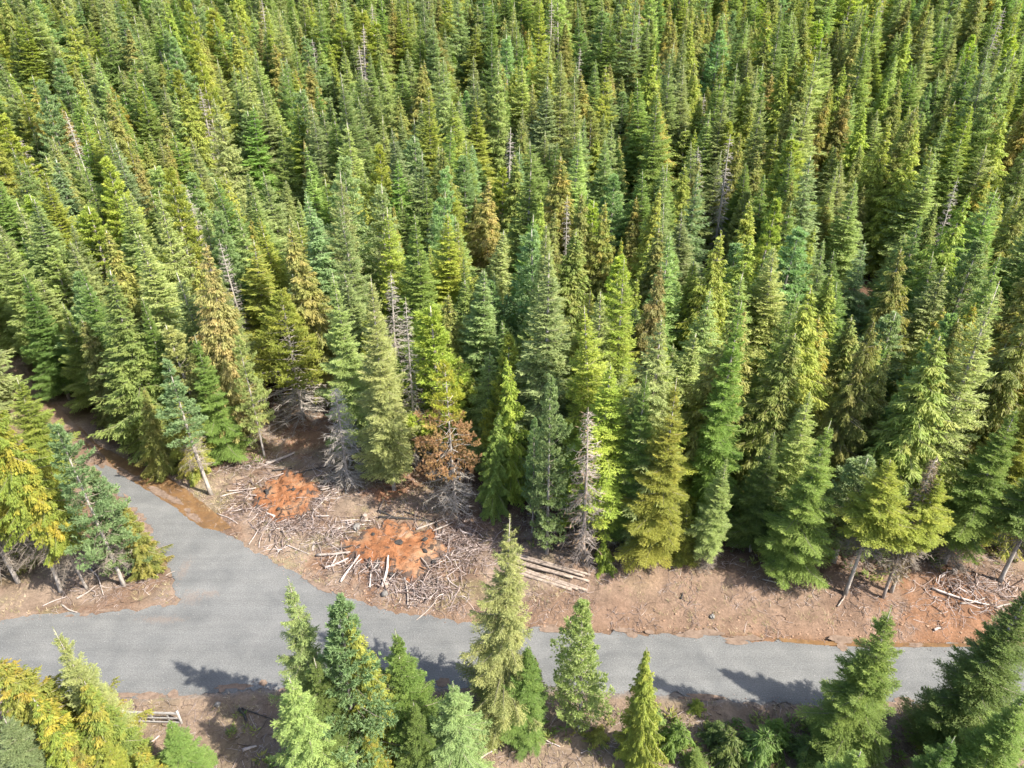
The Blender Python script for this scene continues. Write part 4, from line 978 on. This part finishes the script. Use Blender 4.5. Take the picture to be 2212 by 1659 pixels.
for k, (a, b, r, m, lab) in enumerate([
    ((340, 415), (485, 362), 0.20, WHITEW, 'thick white split log above the smaller burn scar'),
    ((1105, 750), (1260, 694), 0.10, WHITEW, 'white pole at the upper right rim of the larger burn scar'),
    ((1190, 762), (1292, 716), 0.09, WHITEW, 'shorter white pole beside the larger scar, under the first white pole'),
    ((718, 1020), (818, 895), 0.12, STICK, 'pale log slanting away from the lower left of the larger burn scar'),
    ((932, 1045), (966, 905), 0.15, STICK, 'brown weathered log end-on below the larger burn scar'),
    ((866, 1046), (878, 960), 0.09, STICK, 'short brown pole left of the weathered log below the larger burn scar'),
    ((1040, 995), (1062, 1138), 0.09, WHITEW, 'pale pole pointing down below the larger burn scar'),
    ((598, 884), (768, 880), 0.14, WHITEW, 'splintered white log left of the larger burn scar'),
    ((640, 946), (760, 905), 0.11, STICK, 'short pale log under the splintered white one'),
    ((105, 582), (222, 560), 0.08, STICK, 'long pale stick left of the smaller burn scar, lower of two'),
    ((140, 552), (290, 548), 0.08, STICK, 'long pale stick left of the smaller burn scar, upper of two'),
    ((580, 655), (672, 562), 0.10, WHITEW, 'white pole at the lower right rim of the smaller burn scar'),
    ((618, 553), (688, 534), 0.09, WHITEW, 'short white pole right of the smaller burn scar'),
    ((720, 706), (875, 712), 0.06, STICK, 'thin level stick left of the grey boulder'),
    ((1105, 1212), (1212, 1108), 0.05, WHITEW, 'thin white branch on the road bank under the larger burn scar'),
    ((88, 668), (195, 725), 0.05, STICK, 'curved pale branch on the ditch bank beside the side road'),
    ((250, 826), (302, 750), 0.05, STICK, 'thin branch on the bank below the smaller burn scar'),
    ((385, 690), (340, 670), 0.12, STICK, 'stubby log at the lower left of the smaller burn scar'),
    ((1130, 905), (1175, 965), 0.06, WHITEW, 'white branch leaning on the right part of the larger burn scar'),
    ((640, 590), (720, 592), 0.05, STICK, 'thin stick right of the smaller burn scar'),
    ((590, 680), (660, 684), 0.07, STICK, 'pale stick below the white pole of the smaller burn scar'),
    ((440, 830), (560, 880), 0.04, STICK, 'long thin branch between the two burn scars'),
    ((385, 835), (402, 870), 0.06, STICK, 'short stake on the bank below the smaller burn scar')]):
    wood_piece('pale_log' if r > 0.085 else 'bare_branch', C2(*a), C2(*b), r, m, lab, 'log' if r > 0.085 else 'branch', 0.05, 0.18, 0.55, bendy=0.12, cut=WHITEW if r > 0.13 else None)
for k, (a, b, r, lab) in enumerate([
    ((1560, 862), (1990, 982), 0.15, 'farthest of the stacked logs at the wood edge'),
    ((1540, 874), (1960, 992), 0.15, 'dark second log of the stack, counted from the wood'),
    ((1540, 888), (1985, 1014), 0.16, 'third of the stacked logs, counted from the wood'),
    ((1560, 905), (1900, 1000), 0.15, 'short middle log of the stacked logs'),
    ((1540, 918), (1975, 1062), 0.17, 'stacked log sticking out furthest to the right'),
    ((1545, 934), (1930, 1060), 0.15, 'second nearest of the stacked logs'),
    ((1550, 950), (1895, 1058), 0.20, 'nearest and thickest of the stacked logs')]):
    wood_piece('log', C2(*a), C2(*b), r, LOGB, lab, 'log', 0.12 if k % 2 else 0.02, 0.12 if k % 2 else 0.02, 0.72, 0.02, cut=WHITEW, group='logs stacked along the wood edge', sides=10)
for k, (a, b, r, cv, lab) in enumerate([
    ((465, 1606), (580, 1532), 0.09, C1, 'pale split branch on the red bank under the golden cedars'),
    ((258, 1650), (402, 1596), 0.05, C1, 'long thin branch on the red bank left of the split one'),
    ((372, 1640), (470, 1690), 0.08, C1, 'pale forked branch at the gravel edge under the golden cedars'),
    ((545, 1420), (625, 1585), 0.06, C1, 'dead stem leaning against the clump between the roads'),
    ((1000, 1465), (1060, 1440), 0.04, C1, 'twig by the corner of the junction'),
    ((1480, 1300), (1530, 1380), 0.13, C3, 'dark log lying in the shade right of the rail gate'),
    ((1500, 1290), (1690, 1365), 0.06, C3, 'long dark branch in the shade right of the rail gate'),
    ((1505, 1555), (1590, 1530), 0.13, C3, 'grey log on the bare ground at the lower left of the near clump'),
    ((1140, 1470), (1215, 1447), 0.05, C3, 'white stick near the gate, lower right of it'),
    ((890, 1535), (990, 1465), 0.09, C3, 'grey broken branch across the bright young fir by the gate'),
    ((1395, 1120), (1475, 1040), 0.06, C4, 'pale branch on the bare ground right of the tall near spruce'),
    ((1155, 1240), (1245, 1188), 0.08, C4, 'forked white branch at the bottom middle of the photo'),
    ((1310, 1150), (1440, 1050), 0.05, C4, 'brown branch beside the foot of the tall near spruce'),
    ((1465, 1130), (1550, 1175), 0.05, C4, 'thin grey branch on the bare ground under the roadside pine'),
    ((640, 725), (765, 760), 0.06, C5, 'thin white branch at the top of the bank under the ragged-topped fir'),
    ((235, 825), (245, 795), 0.08, C5, 'small dark stub on the bank under the narrow pale fir'),
    ((1010, 860), (1050, 800), 0.07, C5, 'pale splinter at the foot of the sunny bare-trunked fir'),
    ((1480, 770), (1760, 855), 0.10, C5, 'bleached log in the brush heap at the right end of the bank'),
    ((1620, 850), (1750, 815), 0.09, C5, 'second bleached log crossing the brush heap at the right'),
    ((1520, 720), (1555, 680), 0.08, C5, 'upright-looking root at the upper left of the right brush heap'),
    ((1800, 870), (1880, 850), 0.09, C5, 'white plank-like log right of the brush heap'),
    ((1490, 980), (1520, 972), 0.12, C5, 'short white log low on the bank above the orange ditch')]):
    wood_piece('pale_log' if r > 0.085 else 'bare_branch', cv(*a), cv(*b), r, CHAR if 'dark' in lab else (STICK if k % 2 else WHITEW), lab, 'log' if r > 0.085 else 'branch', 0.03, 0.12, 0.5, bendy=0.15)
lump('boulder', C2(800, 738), (0.55, 0.4, 0.4), ROCK, 'grey boulder at the upper left of the larger burn scar', 'boulder', 401)
lump('boulder', C3(1350, 1272), (0.28, 0.25, 0.22), ROCK, 'pale rock at the shaded road edge right of the rail gate', 'boulder', 402)
lump('boulder', C2(945, 1078), (0.38, 0.34, 0.3), ROCK, 'brown rock below the weathered log at the larger burn scar', 'boulder', 403)
lump('boulder', C5(390, 912), (0.3, 0.25, 0.2), ROCK, 'pale rock low on the bank right of the roadside pine', 'boulder', 404)
def stump(px, r, h, label):
    p = at(*px); z = np.linspace(-0.15, h, 5)
    V, Q, T = tubes([(np.c_[np.zeros(5), np.zeros(5), z], r * np.array([1.5, 1.2, 1.0, 0.95, 0.9]))], 10)
    o = link('stump', mesh_np('stump', V, F4=Q, F3=T, mats=[LOGB], smooth=True)); o.location = p
    V, Q, T = tubes([(np.array([[0, 0, h + 0.002], [0, 0, h + 0.012]]), np.array([r * 0.86, r * 0.84]))], 10)
    link('cut_end', mesh_np('cut_end', V, F4=Q, F3=T, mats=[WHITEW]), o); tag(o, label, 'stump')
stump(C2(845, 692), 0.22, 0.55, 'dark stump right behind the grey boulder')
stump(C4(725, 410), 0.2, 0.35, 'low stump in the slash between the burn scar and the road')
stump(C5(1590, 690), 0.25, 0.35, 'broken stump at the top of the right brush heap')

# loose material nobody could count
def sticks(n, sampler, lmin, lmax, rmin, rmax, curve=0.13, lift=0.05, pitch=0.12):
    out = []
    while len(out) < n:
        s = sampler()
        if s is None: continue
        x, y, az, up = s; L = lmin + (lmax - lmin) * dr.rand() ** 2.2; r = rmin * 0.95 + (rmax - rmin) * 0.9 * dr.rand() ** 2.4
        t = np.linspace(-0.5, 0.5, 4)
        d = np.array([math.cos(az), math.sin(az), 0]); nn = np.array([-d[1], d[0], 0]); cv = curve * L * dr.randn() * 0.6
        pz = pitch * dr.randn()
        p = np.array([x, y, 0]) + d * (L * t)[:, None] + nn * (cv * (t * t * 4))[:, None]
        out.append((p, L, r, up, pz, t))
    XY = np.concatenate([o[0][:, :2] for o in out]); Z = hz(XY[:, 0], XY[:, 1]).reshape(-1, 4)
    paths = []
    for (p, L, r, up, pz, t), z in zip(out, Z):
        p[:, 2] = z.mean() * 0.4 + z * 0.6 + r + up + abs(pz) * L * 0.5 + pz * L * t
        paths.append((p, r * np.array([1, 0.9, 0.7, 0.4])))
    return paths
def slash_material():
    m, nt, b = mat('slash'); lv = nd(nt, 'ShaderNodeAttribute', attribute_name='lv').outputs['Fac']
    c = ramp(nt, lv, [(0.0, (0.035, 0.027, 0.023)), (0.15, (0.10, 0.065, 0.05)), (0.42, (0.18, 0.135, 0.118)), (0.8, (0.30, 0.245, 0.225)), (1.0, (0.42, 0.36, 0.335))])
    n = noise(nt, objco(nt), 4.0, 5, 0.7); c = mixc(nt, c, mapr(nt, n, 0.25, 0.75, 0.65, 1.35), 1.0, 'MULTIPLY')
    nt.links.new(c, b.inputs['Base Color']); b.inputs['Roughness'].default_value = 0.9; b.inputs['Specular IOR Level'].default_value = 0.2
    return m
SLASH = slash_material()
def stuff(name, paths, material, sides, label):
    V, Q, T = tubes(paths, sides, sides > 3)
    lv = dr.rand(len(paths)); n4 = len(Q) // len(paths); n3 = len(T) // len(paths) if T is not None else 0
    lv = np.r_[np.repeat(lv, n4), np.repeat(lv, n3)]
    tag(link(name, mesh_np(name, V, F4=Q, F3=T, mats=[material], fattr={'lv': lv}, smooth=True)), label, None, None, 'stuff')
def ring(c, rad, th, lo, hi, pile, skip=None):
    def f():
        a = dr.rand() * 6.283; k = lo + (hi - lo) * dr.rand() ** 1.3
        if skip is not None and skip(a): return None
        r = np.interp(a, np.r_[th, 6.2832], np.r_[rad, rad[0]]) * k
        k2 = (k - lo) / (hi - lo)
        return c[0] + r * math.cos(a), c[1] + r * math.sin(a), (a + dr.randn() * 0.7 if dr.rand() < 0.6 else dr.rand() * 6.28), pile * dr.rand() * math.sin(min(1, k2 * 1.3 + 0.15) * math.pi)
    return f
def heap(px, sx, sy, pile):
    q = plane(*px)
    def f():
        u, v = np.clip(dr.randn(2), -2, 2)
        return q[0] + u * sx, q[1] + v * sy, dr.rand() * 6.28, pile * dr.rand() * math.exp(-(u * u + v * v) / 2)
    return f
P = sticks(650, ring(cB, rB, thB, 1.0, 1.6, 0.45, lambda a: 0.55 < a < 2.4 and dr.rand() < 0.75), 0.6, 2.6, 0.018, 0.06)
P += sticks(560, ring(cA, rA, thA, 1.0, 1.75, 0.45, lambda a: 0.6 < a < 2.5 and dr.rand() < 0.75), 0.5, 2.4, 0.018, 0.055)
P += sticks(480, heap(C2(1350, 850), 1.5, 1.9, 0.7), 0.6, 2.6, 0.016, 0.05, 0.16) + sticks(260, heap(C2(1180, 1080), 1.7, 0.7, 0.4), 0.6, 2.2, 0.016, 0.05, 0.16)
P += sticks(110, heap(C2(240, 430), 1.5, 0.9, 0.6), 0.6, 2.0, 0.016, 0.045, 0.5) + sticks(200, heap(C2(500, 735), 1.6, 0.6, 0.4), 0.5, 1.8, 0.018, 0.05) + sticks(90, heap(C2(700, 800), 0.7, 0.9, 0.4), 0.5, 1.6, 0.016, 0.045)
P += sticks(220, heap(C5(1650, 830), 2.6, 1.1, 0.5), 0.6, 2.8, 0.018, 0.06, 0.4) + sticks(60, heap(C5(430, 700), 3.0, 0.5, 0.3), 0.6, 1.8, 0.016, 0.04, 0.5)
P += sticks(60, heap(C1(650, 1560), 2.4, 0.7, 0.3), 0.6, 2.2, 0.012, 0.035, 0.4) + sticks(40, heap(C2(90, 400), 1.0, 1.2, 0.6), 0.6, 2.0, 0.014, 0.03, 0.6)
P += sticks(70, ring(cA, rA, thA, 0.15, 1.0, 0.1), 0.3, 1.4, 0.012, 0.04) + sticks(90, ring(cB, rB, thB, 0.15, 1.0, 0.1), 0.3, 1.4, 0.012, 0.04)
for q_ in range(len(P) - 160, len(P)): P[q_][0][:, 2] += 0.25
stuff('slash_debris', P, SLASH, 5, 'grey and pinkish tangle of cut branches lying round the burn scars')
# fine twigs scattered over bank, clearing and verges
FPOLY = np.array(FOREST)
def litter():
    for _ in range(60):
        x = dr.uniform(-40, 56); y = dr.uniform(27, 75)
        if y > 34 and y < 36: continue
        return x, y
cxy = np.array([litter() or (0, 0) for _ in range(48000)])
ok = (poly_sd(ROAD, cxy[:, 0], cxy[:, 1]) > 0.15) & (poly_sd(TRACK_C, cxy[:, 0], cxy[:, 1]) > 0.3) & (poly_sd(FOREST, cxy[:, 0], cxy[:, 1]) > -2.5)
dens = fbm(cxy[:, 0] / 2.2, cxy[:, 1] / 2.2, 4); ok &= dens > 0.36 + 0.12 * dr.rand(len(cxy))
cxy = cxy[ok]; it = iter(cxy)
def nxt():
    q = next(it); return q[0], q[1], dr.rand() * 6.28, 0.0
stuff('twig_litter', sticks(min(17000, len(cxy) - 2), nxt, 0.25, 1.3, 0.013, 0.03, 0.28, pitch=0.10), SLASH, 3, 'pale twigs and splinters scattered over the bare soil')
# dead grass and weeds
GM = grass_material()
gxy = np.c_[dr.uniform(-45, 58, 60000), dr.uniform(24, 72, 60000)]
sd = np.minimum(poly_sd(ROAD, gxy[:, 0], gxy[:, 1]), poly_sd(TRACK_C, gxy[:, 0], gxy[:, 1]))
fd = poly_sd(FOREST, gxy[:, 0], gxy[:, 1])
gm = fbm(gxy[:, 0] / 3.0 + 40, gxy[:, 1] / 3.0, 4)
yy_e = np.interp(gxy[:, 0], FAR_EDGE[:, 0], FAR_EDGE[:, 1])
k = (sd > 0.1) & (fd > -2) & (gm > 0.48) & ((gxy[:, 0] < 10) | (gxy[:, 1] < yy_e) | (gm > 0.56)) & (np.hypot(gxy[:, 0] - cB[0], gxy[:, 1] - cB[1]) > 4.2) & (np.hypot(gxy[:, 0] - cA[0], gxy[:, 1] - cA[1]) > 3.6)
gxy = gxy[k][:7000]; gh = hz(gxy[:, 0], gxy[:, 1])
B = 5; n = len(gxy) * B
base = np.repeat(np.c_[gxy, gh - 0.02], B, 0) + np.c_[dr.randn(n, 2) * 0.06, np.zeros(n)]
az = dr.rand(n) * 6.28; L = (0.12 + 0.26 * dr.rand(n))[:, None]
d = np.c_[np.cos(az), np.sin(az), np.zeros(n)]; sdv = np.c_[-np.sin(az), np.cos(az), np.zeros(n)] * 0.016
tip = base + d * L * (0.5 + 0.6 * dr.rand(n))[:, None] + np.array([0, 0, 1.0]) * L * 0.75
V = np.stack([base - sdv, base + sdv, tip], 1).reshape(-1, 3); F = np.arange(len(V)).reshape(-1, 3)
tag(link('dry_grass', mesh_np('dry_grass', V, F3=F, mats=[GM], fattr={'lv': np.clip(np.repeat(dr.rand(len(gxy)), B) * 0.8 + 0.2 * dr.rand(n), 0, 1)})), 'dry yellowed grass and weeds on the verges', None, None, 'stuff')
# clods and stones on the bank and along the gravel edges
nb = 900; ex = dr.uniform(-30, 56, nb); ey = np.interp(ex, FAR_EDGE[:, 0], FAR_EDGE[:, 1]) + 0.15 + np.abs(dr.randn(nb)) * 1.1
sel = poly_sd(ROAD, ex, ey) > 0.05; ex, ey = ex[sel], ey[sel]; ez = hz(ex, ey)
bm = bmesh.new(); bmesh.ops.create_icosphere(bm, subdivisions=1, radius=1.0); iv = np.array([v.co[:] for v in bm.verts]); fi = np.array([[v.index for v in f.verts] for f in bm.faces]); bm.free()
Vs, Fs = [], []
for k in range(len(ex)):
    s = 0.03 + 0.09 * dr.rand() ** 3
    Vs.append(iv * (s * (0.7 + 0.6 * dr.rand(len(iv), 1))) * np.array([1.2, 1, 0.7]) + (ex[k], ey[k], ez[k] + s * 0.2)); Fs.append(fi + k * len(iv))
CL = bark_material('soil_clods', (0.13, 0.08, 0.05), (0.30, 0.20, 0.14), 2.0, 1.0)
tag(link('rubble', mesh_np('rubble', np.concatenate(Vs), F3=np.concatenate(Fs), mats=[CL])), 'clods and stones along the foot of the bank', None, None, 'stuff')

# loose gravel spilling over the edges of the road
RW = np.array(ROAD); RN = np.roll(RW, -1, 0); sl = np.hypot(*(RN - RW).T); okr = (np.abs(RW[:, 0]) < 60) & (np.abs(RN[:, 0]) < 60)
pr_ = sl * okr; pr_ /= pr_.sum(); ke = dr.choice(len(RW), 6500, p=pr_); fe = dr.rand(6500)[:, None]
gp = RW[ke] * (1 - fe) + RN[ke] * fe + dr.randn(6500, 2) * 0.32; gq = np.maximum(hz(gp[:, 0], gp[:, 1]), 0.0)
Vs, Fs = [], []
oct_ = np.array([(1, 0, 0), (-1, 0, 0), (0, 1, 0), (0, -1, 0), (0, 0, 1), (0, 0, -1)], float); of_ = np.array([(0, 2, 4), (2, 1, 4), (1, 3, 4), (3, 0, 4), (2, 0, 5), (1, 2, 5), (3, 1, 5), (0, 3, 5)])
for k in range(len(gp)):
    q = 0.015 + 0.042 * dr.rand() ** 4
    Vs.append(oct_ * (q * (0.6 + 0.8 * dr.rand(6, 1))) + (gp[k, 0], gp[k, 1], gq[k] + q * 0.3)); Fs.append(of_ + 6 * k)
tag(link('gravel', mesh_np('gravel', np.concatenate(Vs), F3=np.concatenate(Fs), mats=[SLASH], fattr={'lv': np.repeat(0.22 + 0.4 * dr.rand(len(gp)), 8)})), 'loose stones along the edges of the gravel road', None, None, 'stuff')
# soil washed and dragged over the edges of the gravel
DM = bark_material('washed_soil', (0.085, 0.058, 0.042), (0.20, 0.145, 0.11), 2.2, 1.0)
Vs, Fs, no = [], [], 0
for kk, k in enumerate(dr.choice(len(RW), 110, p=pr_)):
    a, b = RW[k], RN[k]; t = unit(b - a); q = a + (b - a) * dr.rand() + np.array([-t[1], t[0]]) * dr.randn() * 0.22
    la_, lb_ = 0.25 + 1.3 * dr.rand() ** 2, 0.12 + 0.30 * dr.rand(); th_ = np.linspace(0, 2 * np.pi, 40, endpoint=False)
    rr_ = 0.55 + 0.9 * fbm(np.cos(th_) * 2.6 + k, np.sin(th_) * 2.6 + k * 0.37, 5)
    e = q + t * (np.cos(th_) * rr_ * la_)[:, None] + np.array([-t[1], t[0]]) * (np.sin(th_) * rr_ * lb_)[:, None]
    zz_ = 0.016 + 0.0004 * kk
    Vs.append(np.r_[np.c_[e, np.full(40, zz_)], [[q[0], q[1], zz_]]]); m_ = np.arange(40); Fs.append(np.c_[np.full(40, 40), m_, (m_ + 1) % 40] + no); no += 41
tag(link('dirt', mesh_np('dirt', np.concatenate(Vs), F3=np.concatenate(Fs), mats=[DM])), 'brown soil washed over the edges of the gravel road', None, None, 'stuff')
# green undergrowth on the verges, along the wood edge and below the road
ug = np.c_[dr.uniform(-45, 58, 40000), dr.uniform(24, 78, 40000)]
sdu = np.minimum(poly_sd(ROAD, ug[:, 0], ug[:, 1]), poly_sd(TRACK_C, ug[:, 0], ug[:, 1])); fdu = poly_sd(FOREST, ug[:, 0], ug[:, 1]); um = fbm(ug[:, 0] / 4 + 11, ug[:, 1] / 4 + 7, 4)
lw = poly_sd(LEFTWOOD, ug[:, 0], ug[:, 1])
ku = (sdu > 0.3) & ((np.abs(fdu + 1.0) < 2.2) & (um > 0.50) | (ug[:, 1] < 33) & (um > 0.46) & (ug[:, 0] > 8) | (ug[:, 1] < 33) & (um > 0.60) | (np.abs(lw) < 1.5) & (um > 0.54))
ug = ug[ku][:1500]; NK = 16; n = len(ug) * NK; sz = np.repeat(0.25 + 0.6 * dr.rand(len(ug)) ** 2, NK)
bs = np.repeat(np.c_[ug, hz(ug[:, 0], ug[:, 1])], NK, 0); azu = dr.rand(n) * 6.28; hh_ = dr.rand(n)
dU = unit(np.c_[np.cos(azu), np.sin(azu), 0.2 + 0.9 * dr.rand(n)]); bs = bs + np.c_[np.cos(azu), np.sin(azu), np.zeros(n)] * (sz * 0.35 * dr.rand(n))[:, None] + np.array([0, 0, 1.0]) * (sz * 0.7 * hh_)[:, None]
sU = unit(np.cross(dU, np.array([[0, 0, 1.0]]) + dr.randn(n, 3) * 0.4)); lu = (sz * (0.35 + 0.4 * dr.rand(n)))[:, None]; wu = lu * 0.3
V = np.stack([bs, bs + dU * lu * 0.45 + sU * wu * 0.5, bs + dU * lu, bs + dU * lu * 0.45 - sU * wu * 0.5], 1).reshape(-1, 3)
uo = link('undergrowth', mesh_np('undergrowth', V, F4=np.arange(len(V)).reshape(-1, 4), mats=[FOL], fattr={'lv': dr.rand(n), 'lv2': np.repeat(dr.rand(len(ug)) ** 2, NK)}))
uo['tint'] = [0.13, 0.20, 0.05]; uo['tint2'] = [0.26, 0.24, 0.07]
tag(uo, 'low green plants along the wood edge and in the shade below the road', None, None, 'stuff')

# rail gate beside the road
gl, gr_ = at(*C3(800, 1380)), at(*C3(1118, 1380))
gate = empty('rail_gate', gl); dv = gr_ - gl; dv.z = 0; WID = dv.length; gate.rotation_euler = (0, 0, math.atan2(dv.y, dv.x))
tag(gate, 'weathered grey rail gate standing beside the gravel road, lower left', 'gate')
def bar(name, a, b, w, t):
    a, b = np.array(a), np.array(b); ax = unit(b - a); up = np.array([0, 0, 1.0]) if abs(ax[2]) < 0.9 else np.array([1.0, 0, 0])
    s = unit(np.cross(ax, up)); u = np.cross(s, ax); V = []
    for e in (a, b):
        for i, j in ((-1, -1), (1, -1), (1, 1), (-1, 1)): V.append(e + s * i * t / 2 + u * j * w / 2)
    F = [(0, 1, 2, 3), (7, 6, 5, 4), (0, 4, 5, 1), (1, 5, 6, 2), (2, 6, 7, 3), (3, 7, 4, 0)]
    me = mesh_np(name, np.array(V), F4=np.array(F), mats=[GREYW]); o = link(name, me, gate)
    md = o.modifiers.new('edge', 'BEVEL'); md.width = 0.008; md.segments = 2
    return o
for zc in (0.30, 0.80, 1.34): bar('rail', (0.02, -0.045, zc + 0.02), (WID - 0.02, -0.045, zc), 0.13, 0.045)
bar('rail', (0.02, 0.045, 1.36), (WID - 0.02, 0.045, 1.33), 0.10, 0.04)
for xc in (WID * 0.24, WID * 0.50, WID * 0.80): bar('upright', (xc, 0.0, 0.18), (xc, 0.0, 1.42), 0.12, 0.04)
for xc in (-0.06, WID + 0.06):
    V, Q, T = tubes([(np.array([[xc, 0, -0.4], [xc + 0.01, 0, 0.6], [xc, 0.01, 1.62]]), np.array([0.10, 0.095, 0.09]))], 10)
    link('post', mesh_np('post', V, F4=Q, F3=T, mats=[GREYW], smooth=True), gate)
bar('brace', (0.05, 0.03, 1.30), (WID * 0.24, 0.03, 0.34), 0.07, 0.025)
